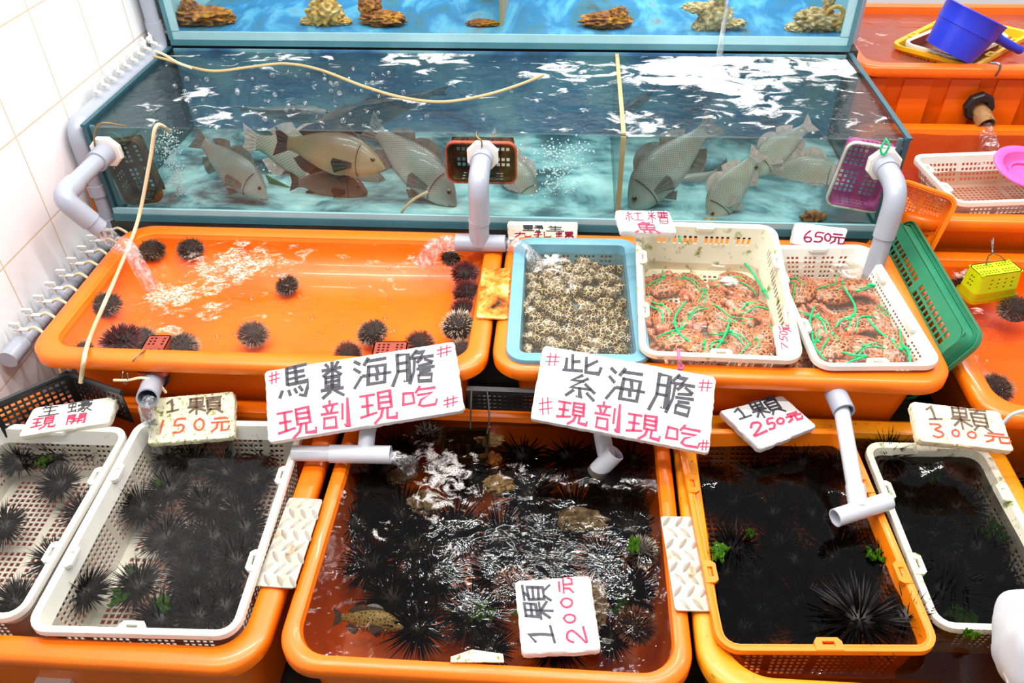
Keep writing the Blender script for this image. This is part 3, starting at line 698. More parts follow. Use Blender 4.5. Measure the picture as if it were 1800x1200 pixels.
    for s in (-1, 1):
        q = MB(); pts = []
        for i in range(9):
            a = math.radians(62 - 124 * i / 8); x = .205 + .035 * math.cos(a * 1.1); h, w, zc = prof(x); sa = math.sin(a) * .92
            pts.append((L * (.5 - x), s * (w * (1 - sa * sa) ** .5 + .0006), zc + h * ks * sa))
        q.tube(pts, .0016, 5); q.build('gill_cover', M['mouth'], t)
    return t
def crab_proto(name, seed):
    rr = random.Random(seed); t = bpy.data.objects.new(name, None); C.objects.link(t); b = MB(); n = 56
    def outline(a):
        x, y = math.cos(a), math.sin(a)
        r = 1 / ((abs(x) / .062) ** 2.3 + (abs(y) / (.042 if y > 0 else .040)) ** 2.3) ** (1 / 2.3)
        if y > .05 and abs(x) > .25: r *= 1 + .055 * (1 if (int(abs(math.degrees(a) - 90) / 7) % 2) else -.4)
        if y < -.4: r *= .92
        return Vector((x * r, y * r, 0))
    rings = []
    for i in range(9):
        k = 1 - i / 8 * .97; z = .006 + .019 * (1 - k ** 2.4) ** .75
        rings.append([outline(2 * PI * j / n) * k + Vector((0, 0, z + .0012 * noise.noise(Vector((j * .8, i * .9, seed))))) for j in range(n)])
    low = [[p * k + Vector((0, 0, zz)) for p in rings[0]] for k, zz in ((.8, -.012), (.97, -.004))]
    b.loft(low + rings, True, True, True); b.build('carapace', M['crab'], t)
    for s in (-1, 1):
        q = MB(); q.tube(smooth_path([(s * .036, .018, -.004), (s * .062, .036, -.002), (s * .055, .056, .002), (s * .03, .060, .000)], 5), [.008 + .003 * math.sin(i) for i in range(16)], 8)
        pts = smooth_path([(s * .05, .054, .004), (s * .034, .056, .006), (s * .014, .052, .006)], 5); q.tube(pts, [.011, .013, .0145, .015, .0145, .013, .012, .0105, .009, .008, .006], 10)
        q.tube(smooth_path([(s * .018, .058, .009), (s * .002, .056, .010), (s * -.012, .047, .008)], 5), [.007, .0066, .006, .0056, .005, .0046, .004, .0034, .0028, .002, .0012], 8)
        q.tube(smooth_path([(s * .018, .047, .002), (s * .004, .044, .002), (s * -.010, .040, .002)], 5), [.006, .0056, .005, .0048, .0044, .004, .0034, .003, .0024, .0018, .001], 8)
        q.build('claw', M['crab_limb'], t)
        for k in range(4):
            a = math.radians(8 - 26 * k); d = Vector((s * math.cos(a), math.sin(a), 0)); p = Vector((s * .045, .004 - .012 * k, -.008)); L = .044 if k < 3 else .040
            e = p + d * L * .55 + Vector((0, 0, .002 + .004 * rr.random())); f = e + d * L * .35 + Vector((0, -.012, -.014)); g = f + d * L * .16 + Vector((0, -.014, -.006))
            w = .0052 if k < 3 else .006
            q = MB(); q.tube(smooth_path([p, e, f, g], 4), [w, w * 1.05, w, w, w * .9, w * .85, w * .8, w * .8, w * .75, w * .6, w * .45, w * .25, w * .1] if k < 3 else [w] * 6 + [w * 1.1, w * 1.3, w * 1.4, w * 1.4, w * 1.2, w * .8, w * .2], 7)
            q.build('leg', M['crab_limb'], t)
        MB().ico((s * .012, .036, .006), .0035, 1).build('eye', M['pupil'], t)
    for k in range(2):
        q = MB(); x = rr.uniform(-.02, .02); pts = [(x - .046, -.02 + .03 * k, .004), (x - .03, -.006 + .02 * k, .017), (x - .004, .004 + .012 * k, .0235), (x + .02, .022, .0205), (x + .034, .046, .014), (x + .05, .058 + .012 * k, .014)]
        q.tube(smooth_path([Vector(p) + Vector((rr.uniform(-.004, .004), rr.uniform(-.004, .004), .001)) for p in pts], 5), .0022, 6)
        if k == 0: q.ico((x + .02, .022, .024), .005, 1)
        q.build('cord', M['green_cord'], t)['label'] = 'bright green twine tied round the crab'
    return t
def snail_proto(name, m, seed):
    b = MB(); n = 20; rings = []; L = .034
    for i in range(33):
        f = i / 32; x = L * (.5 - f); wh = .5 + .5 * abs(math.sin(f * PI * 3.1)) ** .5
        r = (.0115 * (1 - abs((f - .66) / .34) ** 2.4) ** .5 if f > .66 else .0115 * (f / .66) ** .95 * (.86 + .16 * wh)) if f < .995 else .001
        r = max(r, .0006)
        rings.append([Vector((x, r * math.cos(a) * 1.05 + .0015 * f, r * math.sin(a) + (.0022 if (i % 8) < 2 else 0) * math.cos(a * 1) * .3)) for a in [2 * PI * k / n for k in range(n)]])
    b.loft(rings, True, True, True)
    t = b.build(name, m, None, (0, 0, 0))
    q = MB(); q.ico((-.007, .009, .001), .006, 2, (1.35, .35, .75)); q.build('shell_mouth', M['snail_lip'], t)
    return t
M['snail_lip'] = plain('snail_lip', lin(206, 176, 140), .35, 0, .5, .1)

def pvc(name, label, parts, loc, m='grey_pvc', cat='pipe', group=None):
    """parts: (part name, points, radius, hollow, material, label)"""
    t = thing(name, loc, label, cat, group)
    for p in parts:
        nm, pts, r, hol = p[:4]; mm = M[p[4]] if len(p) > 4 and p[4] else M[m]
        b = MB(); b.tube(pts, r, 20, True, hol); b.build(nm, mm, t)
    return t
def octnut(c, t, r=.05, d=Vector((0, -1, 0))):
    b = MB(); rings = []
    for o, k in ((0, 1), (.012, 1), (.016, .92), (.016, .6), (0, .6)):
        rings.append([c + d * o + Vector((math.cos(a), 0, math.sin(a))) * r * k for a in [PI / 8 + PI / 4 * i for i in range(8)]])
    b.loft(rings + [rings[0]]); o = b.build('flange_nut', M['white_nut'], t, None, True, 20); return o
def stream(name, pts, rads, label, n=14, seed=0):
    b = MB(); P = smooth_path(pts, 7); m = len(P); rings = []; up = Vector((0, 0, 1))
    for i, p in enumerate(P):
        f = i / (m - 1); k = f * (len(rads) - 1); j = min(int(k), len(rads) - 2); r = rads[j] + (rads[j + 1] - rads[j]) * (k - j)
        t = (P[min(i + 1, m - 1)] - P[max(i - 1, 0)]).normalized(); a = t.cross(up); a = a.normalized() if a.length > .05 else Vector((1, 0, 0)); c = a.cross(t).normalized()
        rings.append([p + (a * math.cos(q) + c * math.sin(q)) * r * (1 + .45 * noise.noise(Vector((math.cos(q) * 1.6, math.sin(q) * 1.6, f * 5 + seed)))) for q in [2 * PI * x / n for x in range(n)]])
    b.loft(rings, True, True, True); o = b.build(name, M['stream'], None, P[0]); return tag(o, label, 'water', None, 'stuff')
def blob(name, c, r, sc, m, label, cat, disp=.35, ds=22, seed=0, sub=4, rz=0, lobes=()):
    b = MB(); b.ico((0, 0, 0), r, sub, sc, disp, ds, seed)
    for (x, y, z, q, s2) in lobes: b.ico((x, y, z), q, 3, s2, disp, ds, seed + 3)
    o = b.build(name, m, None, (0, 0, 0)); o.location = c; o.rotation_euler = (0, 0, rz); return tag(o, label, cat)
# ------------------------------------------------------------ the setting
def struct(name, mb, m, smooth=False):
    o = mb.build(name, m, None, None, smooth); o['kind'] = 'structure'; return o
WX = -1.46
struct('floor', MB().box((.3, 1.6, -.02), (5, 5.5, .04)), M['concrete'])
struct('wall_left', MB().box((WX - .03, 1.9, 1.3), (.06, 5, 2.6)), M['tile'])
struct('wall_back', MB().box((.6, 4.43, 1.3), (4.3, .06, 2.6)), M['tile'])
struct('trim_1', MB().box((-.24, 1.80, .13), (2.40, .56, .26)), M['concrete'])
struct('trim_2', MB().box((-.24, 2.43, .272), (2.40, .66, .544)), M['concrete'])
struct('trim_3', MB().box((-.24, 3.12, .426), (2.36, .70, .852)), M['concrete'])
struct('trim_4', MB().box((1.55, 3.2, .25), (1.15, .8, .5)), M['concrete'])
struct('trim_5', MB().box((1.55, 2.46, .13), (1.10, .60, .26)), M['concrete'])
struct('trim_6', MB().box((1.52, 1.74, .1), (.92, .60, .2)), M['concrete'])

# ------------------------------------------------------------ large fish tank
def floor_mat():
    g = N('mottled_tank_floor'); p = g.pos(False); f = g.noise(g.map(p, (1, 1.3, 1)), 4.2, 6, .6, .5)
    return g.end(g.bsdf(g.ramp(f, [(.28, lin(22, 50, 56)), (.44, lin(62, 100, 108)), (.54, lin(128, 172, 176)), (.68, lin(178, 214, 212))]), .6))
def back_mat(name, a, b, c, d, sx):
    g = N(name); p = g.pos(False); f = g.noise(g.map(p, (sx, 1, 1.4)), 4.0, 6, .62, .6)
    return g.end(g.bsdf(g.ramp(f, [(.3, a), (.44, b), (.56, c), (.7, d)]), .5))
M['tank_floor'] = floor_mat()
M['tank_back'] = back_mat('blue_tank_back', lin(26, 48, 66), lin(46, 90, 130), lin(86, 132, 150), lin(110, 150, 156), 1)
M['mural'] = back_mat('faded_blue_backdrop', lin(70, 92, 88), lin(44, 128, 178), lin(72, 158, 206), lin(120, 96, 84), 1.6)
TX0, TX1, TY0, TY1, TZ0, TZ1 = -1.383, .907, 2.107, 2.745, .545, .850
t = thing('fish_tank', ((TX0 + TX1) / 2, (TY0 + TY1) / 2, TZ0), 'wide open-topped glass tank of grey fish behind the orange tubs', 'fish tank')
cx, cy, wx, wy = (TX0 + TX1) / 2, (TY0 + TY1) / 2, TX1 - TX0, TY1 - TY0
MB().box((cx, cy + .005, TZ0 + .006), (wx - .004, wy - .01, .012)).build('base_panel', M['tank_floor'], t, None, False)
MB().box((cx, TY0 + .005, (TZ0 + TZ1) / 2 + .004), (wx - .01, .010, TZ1 - TZ0 - .012)).build('front_glass', M['glass'], t, None, False)
for x in (TX0 + .005, TX1 - .005): MB().box((x, cy + .008, (TZ0 + TZ1) / 2 + .004), (.010, wy - .012, TZ1 - TZ0 - .012)).build('side_glass', M['glass'], t, None, False)
MB().box((cx, TY1 - .006, (TZ0 + TZ1) / 2 + .004), (wx - .026, .010, TZ1 - TZ0 - .012)).build('back_panel', M['tank_back'], t, None, False)
dx = aty(1097, 236, TY0).x
MB().box((dx, cy, (TZ0 + TZ1) / 2 + .002), (.010, wy - .024, TZ1 - TZ0 - .02)).build('divider', M['glass_clear'], t, None, False)
MB().box((dx, TY0 + .013, (TZ0 + TZ1) / 2), (.014, .006, TZ1 - TZ0 - .02)).build('divider_seal', M['hose_brown'], t, None, False)
MB().box((dx, cy, TZ1 - .003), (.012, wy - .03, .005)).build('divider_edge', M['hose_brown'], t, None, False)
MB().box((cx, TY0 - .002, TZ0 + .012), (wx + .004, .012, .024)).build('bottom_edge', M['silicone'], t, None, False)['label'] = 'teal bottom edge'
MB().box((cx, TY0 - .001, TZ0 + .034), (wx - .004, .010, .018)).build('bottom_edge', M['silicone_lt'], t, None, False)['label'] = 'pale blue bottom edge'
for x, s in ((TX0, 1), (TX1, -1)):
    MB().box((x + s * .004, TY0 + .010, (TZ0 + TZ1) / 2), (.012, .024, TZ1 - TZ0)).build('corner_edge', M['silicone_dark'], t, None, False)
    MB().box((x + s * .019, TY0 + .012, (TZ0 + TZ1) / 2), (.012, .006, TZ1 - TZ0 - .004)).build('corner_seal', M['silicone'], t, None, False)
    MB().box((x, cy, TZ1 + .001), (.014, wy, .006)).build('top_edge', M['silicone_dark'], t, None, False)
    MB().box((x, cy, TZ0 + .012), (.014, wy, .022)).build('bottom_edge', M['silicone'], t, None, False)
q0 = at(1250, 105, .84); q1 = at(1450, 105, .84); q2 = at(1160, 130, .84); q3 = at(760, 100, .84); q4 = at(500, 95, .84); q5 = at(1130, 220, .84); q6 = at(1000, 130, .84); q7 = at(390, 205, .84); q8 = at(1330, 170, .84); q9 = at(350, 170, .84)
wm = water_mat('tank_water_surface', (.84, .90, .90, 1), [(q0.x, q0.y, .30, .60), (q1.x, q1.y, .30, .5), (q2.x, q2.y, .22, .42), (q3.x, q3.y, .26, .34), (q4.x, q4.y, .22, .24), (q5.x, q5.y, .14, .36), (q6.x, q6.y, .2, .32), (q7.x, q7.y, .10, .40), (q8.x, q8.y, .28, .38), (q9.x, q9.y, .1, .3)], .30, 11, 30, 1.0, .0034, (lin(70, 104, 112), .07), lin(246, 246, 246), (1, 1.5, 1), 170, .45, 8)
water('tank_water', TX0 + .012, TX1 - .012, TY0 + .011, TY1 - .012, TZ1 - .009, wm, 'rippling foamy water filling the large glass fish tank', .006, 8, .004, None, 60, 2)

# ------------------------------------------------------------ upper aquarium
UY0, UY1, UZ0, UZ1 = 2.756, 3.40, .855, 1.36
t = thing('aquarium', (cx, (UY0 + UY1) / 2, UZ0), 'upper aquarium with blue backdrop and rocks, cut by the top of the picture', 'fish tank')
ux0, ux1 = -1.380, .905; ucx = (ux0 + ux1) / 2; uw = ux1 - ux0
MB().box((ucx, UY1 - .006, (UZ0 + UZ1) / 2), (uw - .03, .012, UZ1 - UZ0 - .02)).build('back_panel', M['mural'], t, None, False)
g = N('blue_base'); M['blue_base'] = g.end(g.bsdf(g.ramp(g.noise(g.map(g.pos(False), (1.6, .5, 1)), 5, 6, .6, .6), [(.26, lin(70, 62, 48)), (.38, lin(60, 112, 130)), (.5, lin(44, 118, 168)), (.62, lin(92, 166, 198)), (.74, lin(128, 108, 92))]), .5))  # brown ends of the ramp paint reflected streaks into the base colour
MB().box((ucx, (UY0 + UY1) / 2, UZ0 + .030), (uw - .03, UY1 - UY0 - .03, .02)).build('base_panel', M['blue_base'], t, None, False)
MB().box((ucx, UY0 + .005, (UZ0 + UZ1) / 2), (uw - .01, .008, UZ1 - UZ0 - .01)).build('front_glass', M['glass_clear'], t, None, False)
for x in (ux0 + .006, ux1 - .006): MB().box((x, (UY0 + UY1) / 2, (UZ0 + UZ1) / 2), (.010, UY1 - UY0, UZ1 - UZ0)).build('side_glass', M['silicone_lt'], t, None, False)
MB().box((ucx, UY0 - .002, UZ0 + .010), (uw, .010, .020)).build('bottom_edge', M['silicone'], t, None, False)['label'] = 'teal bottom edge'
MB().box((ucx, UY0 - .001, UZ0 + .033), (uw - .004, .008, .026)).build('bottom_edge', M['silicone_lt'], t, None, False)['label'] = 'pale blue bottom edge'
for x, s in ((ux0, 1), (ux1, -1)):
    MB().box((x + s * .006, UY0 - .003, (UZ0 + UZ1) / 2 + .01), (.014, .012, UZ1 - UZ0 - .02)).build('corner_edge', M['silicone'], t, None, False)
    MB().box((x + s * .026, UY0 - .002, (UZ0 + UZ1) / 2 + .024), (.026, .008, UZ1 - UZ0 - .05)).build('corner_edge', M['silicone_lt'], t, None, False)['label'] = 'pale blue corner edge'
dx2 = aty(880, 30, UY0).x
MB().box((dx2, (UY0 + UY1) / 2, (UZ0 + UZ1) / 2 + .03), (.010, UY1 - UY0 - .04, UZ1 - UZ0 - .07)).build('divider', M['hose_brown'], t, None, False)
def U(px, py, y=2.86): return aty(px, py, y)
zb = UZ0 + .04
def urock(px, py, r, sc, m, label, seed, lobes=(), y=2.86, dz=0, cat='rock'):
    c = U(px, py, y); c.z = zb + r * sc[2] * .8 + dz
    return blob('rock' if cat == 'rock' else 'coral', c, r, sc, m, label, cat, .18, 40, seed, 4, 0, lobes)
urock(355, 42, .075, (1.5, .7, .42), M['orange_rock'], 'low rust-brown rock ledge at the left end of the upper aquarium', 1, [(-.03, 0, .02, .035, (1, 1, 1)), (.07, 0, -.01, .03, (1.6, 1, .6))])
urock(572, 30, .05, (1.15, .8, 1.0), M['yellow_coral'], 'pointed ochre coral peak standing in the upper aquarium', 2, [(0, 0, .05, .024, (.8, .8, 1.5)), (-.05, 0, -.03, .03, (1.3, .8, .5)), (.05, 0, -.03, .03, (1.3, .8, .5)), (0, 0, .085, .010, (.7, .7, 1.6))], cat='coral')
urock(675, 45, .05, (1.5, .8, .5), M['orange_rock'], 'brown rock with rusty patches right of the ochre coral peak', 3, [(-.05, .03, .03, .04, (1, 1, 1))])
urock(848, 52, .03, (1.8, .8, .35), M['orange_rock'], 'flat little brown rock left of the aquarium divider', 4)
urock(1065, 48, .055, (1.5, .8, .45), M['orange_rock'], 'low brown rock mound right of the aquarium divider', 5, [(.04, 0, .02, .03, (1, 1, .8))])
urock(1255, 40, .045, (1.2, .7, 1.1), M['coral'], 'branching tan coral behind the falling water jet', 6, [(-.06, 0, .03, .03, (1.6, .7, .6)), (.06, 0, -.02, .03, (1.5, .8, .5)), (.01, 0, .06, .022, (.8, .8, 1.6)), (-.045, 0, -.03, .025, (1, 1, .8))], 2.84, 0, 'coral')
urock(1432, 45, .05, (1.3, .7, .8), M['coral'], 'knobbly tan coral at the right end of the upper aquarium', 7, [(.03, 0, .06, .026, (.7, .7, 1.4)), (.08, 0, -.01, .035, (1, .8, .9)), (-.06, 0, -.025, .026, (1.3, 1, .6))], 2.84, 0, 'coral')
c = U(1467, 28, 2.82)
b = MB(); b.tube([c + Vector((.028 * math.cos(a), 0, .03 * math.sin(a))) for a in [2 * PI * k / 20 for k in range(21)]], .007, 8, False); o = b.build('shell_ring', M['yellow_coral'], None, c); tag(o, 'round hollow shell ring leaning on the right-hand tan coral', 'shell')
pj = at(1262, 96, .845)
stream('water_jet', [pj + Vector((0, -.03, .42)), pj + Vector((0, -.03, .2)), pj + Vector((0, -.03, -.01))], [.006, .007, .011], 'thin jet of water falling from above into the fish tank foam', 10, 3)

# ------------------------------------------------------------ orange tubs
midz, lowz = .56, .40
tub(-1.318, -.181, 1.437, 2.062, midz, .30, M['orange'], 'wide orange tub of collector urchins under the left of the fish tank', .115, fillet=.14, cat='tub', group='orange tubs')
tub(-.170, .906, 1.450, 2.066, midz, .30, M['orange'], 'wide orange tub holding snail and crab baskets under the fish tank', .17, cat='tub', group='orange tubs')
tub(-1.452, -.549, .757, 1.490, lowz, .395, M['orange'], 'orange tub at front left with two white urchin baskets', None, cat='tub', group='orange tubs', name='plastic_tub')
tub(-.528, .262, .770, 1.490, lowz, .395, M['orange'], 'orange tub in the front middle with loose urchins and foam', .16, lip=.028, cat='tub', group='orange tubs')
tub(.272, 1.045, .758, 1.500, lowz, .395, M['orange_old'], 'yellowish orange tub at front right with orange and white baskets', None, cat='tub', group='orange tubs', r=.11)
tub(.945, 2.02, 2.755, 3.45, .805, .30, M['orange_deep'], 'deep orange tub at top right with the blue dipper', None, cat='tub', group='orange tubs', ribs=7)
tub(.955, 1.95, 2.085, 2.742, .62, .34, M['orange'], 'orange tub on the right with pink dish and white basket', None, cat='tub', group='orange tubs')
tub(.962, 1.85, 1.400, 2.105, .51, .30, M['orange'], 'orange tub on the right with the floating lime basket', .15, fillet=.10, cat='tub', group='orange tubs')
tub(1.085, 1.7, .80, 1.370, .40, .395, M['orange'], 'sliver of an orange tub at the lower right edge', None, cat='tub', group='orange tubs')
def spot(px, py, z, r, k):
    p = at(px, py, z); return (p.x, p.y, r, k)
z = .543
pinkfoam = lin(255, 226, 208)
wA = water_mat('left_tub_water', (.99, .97, .94, 1), [spot(380, 490, z, .26, .62), spot(430, 440, z, .20, .42), spot(300, 570, z, .22, .30), spot(560, 450, z, .22, .34), spot(700, 480, z, .20, .36), spot(770, 440, z, .12, .5), spot(290, 520, z, .10, .5), spot(480, 570, z, .2, .2), spot(600, 530, z, .2, .2)], .05, 19, 34, 1.0, .0014, None, pinkfoam, (1, 1.4, 1), 150, .95, 5)
water('tub_water', -1.268, -.231, 1.487, 2.012, z, wA, 'clear foamy water in the orange collector urchin tub', .004, 9, .07, None, 40, 1)
wB = water_mat('right_tub_water', (.95, .94, .90, 1), [spot(970, 460, z, .10, .72), spot(1005, 500, z, .08, .55), spot(1180, 445, z, .10, .5), spot(1245, 440, z, .10, .72), spot(1285, 490, z, .09, .6), spot(1520, 480, z, .10, .62), spot(1440, 455, z, .12, .55)], .04, 20, 44, 1.0, .0014, (lin(196, 184, 160), .06), lin(246, 240, 236), (1, 1.3, 1), 260, .5, 8)
water('tub_water', -.120, .878, 1.500, 2.016, z, wB, 'bubbling clear water over the snails and crabs', .004, 10, .07, None, 40, 4)
z = .383
wC = water_mat('front_left_water', (.84, .82, .78, 1), [], .0, 15, 30, 1.0, .0007, None)
water('tub_water', -1.395, -.600, .812, 1.440, z, wC, 'calm water over black urchins in the front left tub', .003, 9, .07, None, 40, 5)
wD = water_mat('front_middle_water', (.54, .48, .40, 1), [spot(800, 820, z, .14, .52), spot(740, 800, z, .12, .42), spot(985, 850, z, .06, .55), spot(910, 820, z, .06, .5), spot(600, 870, z, .05, .55), spot(585, 930, z, .05, .5), spot(660, 935, z, .06, .5), spot(760, 880, z, .12, .40), spot(850, 900, z, .22, .16), spot(745, 745, z, .1, .3), spot(840, 730, z, .1, .3)], .02, 26, 48, 1.0, .0010, None, lin(236, 228, 224), (1, 1.2, 1), 330, .8, 8)
water('tub_water', -.492, .226, .806, 1.454, z, wD, 'dark sparkling foamy water in the front middle tub', .0024, 24, .07, None, 40, 6)
wE = water_mat('front_right_water', (.38, .36, .35, 1), [], .0, 20, 34, 1.0, .0007, None)
water('tub_water', .328, .990, .826, 1.445, z, wE, 'dark rippled water in the front right tub', .003, 10, .09, None, 40, 7)
wF = water_mat('top_right_water', (.97, .93, .9, 1), [spot(1520, 70, .775, .16, .5)], .05, 15, 40, 1, .002, (lin(150, 110, 88), .35), pinkfoam)
water('tub_water', .997, 1.96, 2.807, 3.40, .775, wF, 'water in the top right tub around the yellow basket', .005, 9, .07, None, 40, 8)
wG = water_mat('middle_right_water', (.86, .72, .62, 1), [spot(1740, 290, .588, .1, .5), spot(1630, 262, .588, .16, .30)], .05, 14, 40, 1, .002, (lin(150, 70, 40), .28), pinkfoam)
water('tub_water', 1.007, 1.895, 2.137, 2.69, .600, wG, 'churning brown water in the tub with the pink dish', .005, 9, .07, None, 40, 9)
wH = water_mat('lower_right_water', (.93, .82, .74, 1), [spot(1690, 480, .488, .09, .55), spot(1720, 545, .488, .07, .55), spot(1740, 505, .488, .05, .4)], .0, 16, 40, 1, .002, None, pinkfoam)
water('tub_water', 1.012, 1.80, 1.448, 2.056, .488, wH, 'clear orange-tinted water round the lime basket', .004, 9, .07, None, 40, 10)

# ------------------------------------------------------------ baskets
def pxs(ps, z): return [at(*p, z) for p in ps]
basket([Vector((-1.395, 1.338, .425)), at(230, 752, .425), at(36, 1090, .425), Vector((-1.388, .816, .425))], .425, .150, M['white_pl'], 'plastic_basket', 'white basket of black urchins at the left edge of the picture', 'basket', 'white baskets', slots=False, vband=(.02, .11))
basket(pxs([(243, 738), (536, 742), (418, 1120), (42, 1110)], .425), .425, .150, M['white_pl'], 'plastic_basket', 'white urchin basket under the speckled 150 price board', 'basket', 'white baskets', vband=(.02, .11))
basket(pxs([(1180, 757), (1492, 752), (1655, 1150), (1272, 1140)], .420), .420, .150, M['basket_orange'], 'plastic_basket', 'orange basket of black urchins in the front right tub', 'basket', vband=(.02, .11))
basket(pxs([(1508, 768), (1744, 792), (1893, 1098), (1656, 1120)], .405), .405, .150, M['white_algae'], 'plastic_basket', 'weathered white basket right of the orange basket, under the 300 board', 'basket', 'white baskets', vband=(.03, .11), taper=.03)
basket(pxs([(905, 420), (1119, 420), (1140, 640), (889, 632)], .570), .570, .085, M['blue_pl'], 'plastic_basket', 'faded blue basket full of netted snails', 'basket', lip=.028, r=.02, cell=.012, taper=.006, vband=(.01, .055), tabs=False)
basket([at(1110, 388, .660), at(1350, 398, .660), at(1430, 634, .588), at(1132, 626, .588)], None, .140, M['white_algae'], 'plastic_basket', 'algae-stained white basket of tied crabs, raised at its back', 'basket', 'white baskets', slots=True, vband=(.085, .115), vcell=.03, cell=.015, frac=.55, taper=.024, tilt=(0, 0))
basket(pxs([(1362, 432), (1542, 432), (1642, 642), (1412, 646)], .580), .580, .110, M['white_pl'], 'plastic_basket', 'white basket of tied crabs under the 650 price board', 'basket', 'white baskets', taper=.03)
basket(pxs([(1600, 274), (1930, 260), (2010, 347), (1680, 357)], .650), .650, .095, M['white_pl'], 'plastic_basket', 'empty white basket soaking beside the pink dish', 'basket', 'white baskets')
basket(pxs([(1706, 34), (1862, 71), (1672, 102), (1530, 66)], .800), .800, .055, M['yellow_pl'], 'plastic_basket', 'yellow basket set cornerwise in the top right tub', 'basket', taper=.012)
basket(pxs([(1700, 42), (1800, 70), (1668, 96), (1562, 68)], .806), .806, .045, M['brown_basket'], 'plastic_basket', 'brownish red basket with white rim under the blue dipper', 'basket', taper=.008, rim_m=M['white_pl'], tabs=False, cell=.01)
bk = M['brown_basket']
def flipped(px4, z, h, m, label):
    p = pxs(px4, z); ctr = sum(p, Vector()) / 4; L = ((p[1] - p[0]).length + (p[2] - p[3]).length) / 2; Wd = ((p[3] - p[0]).length + (p[2] - p[1]).length) / 2
    Ml = Matrix.Translation((ctr.x, ctr.y, z - h)) @ Matrix.Rotation(math.atan2((p[1] - p[0]).y, (p[1] - p[0]).x), 4, 'Z') @ Matrix.Rotation(PI, 4, 'X')
    basket(None, 0, h, m, 'strainer_basket', label, 'basket', 'small strainer baskets', taper=.004, lip=.004, r=.008, cell=.009, base_cell=.010, tabs=False, rim_m=M['red_pl'], basemargin=.008, Mw=Ml, dims=(L, Wd), frac=.5)
flipped([(256, 586), (297, 586), (296, 634), (232, 633)], .550, .05, bk, 'small reddish basket between two urchins in the left orange tub')
flipped([(655, 596), (722, 596), (716, 650), (640, 650)], .550, .05, bk, 'small reddish basket just behind the left big sign')
basket(pxs([(778, 752), (862, 752), (855, 806), (775, 806)], .372), .372, .05, M['dark_net'], 'strainer_basket', 'brown mesh basket sunk at the back of the front middle tub', 'basket', 'small strainer baskets', taper=.004, lip=.004, r=.006, cell=.009, base_cell=.01, tabs=False, basemargin=.006)
# strainers hung inside the big tank, mouths to the glass
def hung(cpx, y, w, h, d, m, rm, label, rz=0, roll=0):
    c = aty(*cpx, y)
    Mw = Matrix.Translation(c) @ Matrix.Rotation(rz, 4, 'Z') @ Matrix.Rotation(PI / 2, 4, 'X') @ Matrix.Rotation(roll, 4, 'Z')
    return basket(None, 0, d, m, 'strainer_basket', label, 'basket', 'small strainer baskets', taper=.006, lip=.005, r=.022, cell=.012, base_cell=.014, tabs=False, rim_m=rm, Mw=Mw, dims=(w, h), vband=(.01, d - .008), basemargin=.012)
hung((846, 287), 2.132, .205, .128, .06, M['dark_net'], M['red_pl'], 'coral red rimmed strainer behind the middle tank outlet')
hung((232, 305), 2.132, .120, .205, .06, M['dark_net'], M['dark_net'], 'dark algae-covered strainer behind the left tank outlet', .1, .12)
hung((1520, 314), 2.132, .160, .200, .06, M['magenta_pl'], M['white_algae'], 'pink strainer with white rim behind the right tank outlet', -.1, -.12)
# crates wedged on edge between the tubs
_a = math.radians(30); _ca, _sa = math.cos(_a), math.sin(_a)
Mg = Matrix(((0, _sa, _ca, .9275), (1, 0, 0, 1.842), (0, _ca, -_sa, .497), (0, 0, 0, 1)))
basket(None, 0, .035, M['green_pl'], 'plastic_crate', 'green crate standing on edge beside the right crab tub', 'crate', Mw=Mg, dims=(.560, .250), lip=.012, taper=.008, r=.03, cell=.03, base_cell=.021, vband=(.016, .017), tabs=False, basemargin=.030, frac=.66)
c0 = at(1636, 392, .64)
Mo = Matrix.Translation((.965, 2.075, .585)) @ Matrix.Rotation(math.radians(-24), 4, 'Z') @ Matrix.Rotation(math.radians(78), 4, 'X') @ Matrix.Rotation(math.radians(-8), 4, 'Z')
basket(None, 0, .05, M['basket_orange'], 'plastic_crate', 'orange mesh basket standing on edge behind the green crate', 'crate', Mw=Mo, dims=(.17, .27), lip=.008, taper=.006, r=.025, cell=.011, base_cell=.009, tabs=False, basemargin=.012, frac=.6)
# black crate corner under the left tub
cA, cB, cC = at(-20, 716, .50), at(118, 656, .50), at(214, 690, .50)
t = thing('black_crate', cB - Vector((0, 0, .1)), 'black mesh crate corner poking out below the left orange tub', 'crate')
b = MB()
for a, e in ((cA, cB), (cB, cC)):
    L = (e - a).length; d = (e - a).normalized(); n = Vector((d.y, -d.x, 0)); us, hu = breaks(0, L, .014, .6, .01); vs, hv = breaks(-.10, 0, .014, .6, .012); hu, hv = set(hu), set(hv)
    panel(b, us, vs, lambda i, j: not (i in hu and j in hv), lambda u, v, w: a + d * u + n * w + Vector((0, 0, v)), .003)
b.build('mesh_wall', M['black_pl'], t, None, False)
b = MB(); b.tube([cA, cB, cC], .0075, 8); b.build('rim', M['black_pl'], t)
t = thing('black_crate', aty(900, 690, 1.44), 'black crate end showing under the gap between the orange tubs', 'crate')
a, e = aty(818, 656, 1.425), aty(1010, 664, 1.425); a.z = e.z = .512; L = e.x - a.x
b = MB(); us, hu = breaks(0, L, .012, .6, .01); vs, hv = breaks(-.06, 0, .012, .6, .006); hu, hv = set(hu), set(hv)
panel(b, us, vs, lambda i, j: not (i in hu and j in hv), lambda u, v, w: (a.x + u, 1.432 + w, .505 + v), .004); b.build('mesh_wall', M['black_pl'], t, None, False)
MB().box((a.x + L / 2, 1.428, .512), (L, .016, .012)).build('rim', M['black_pl'], t, None, False)

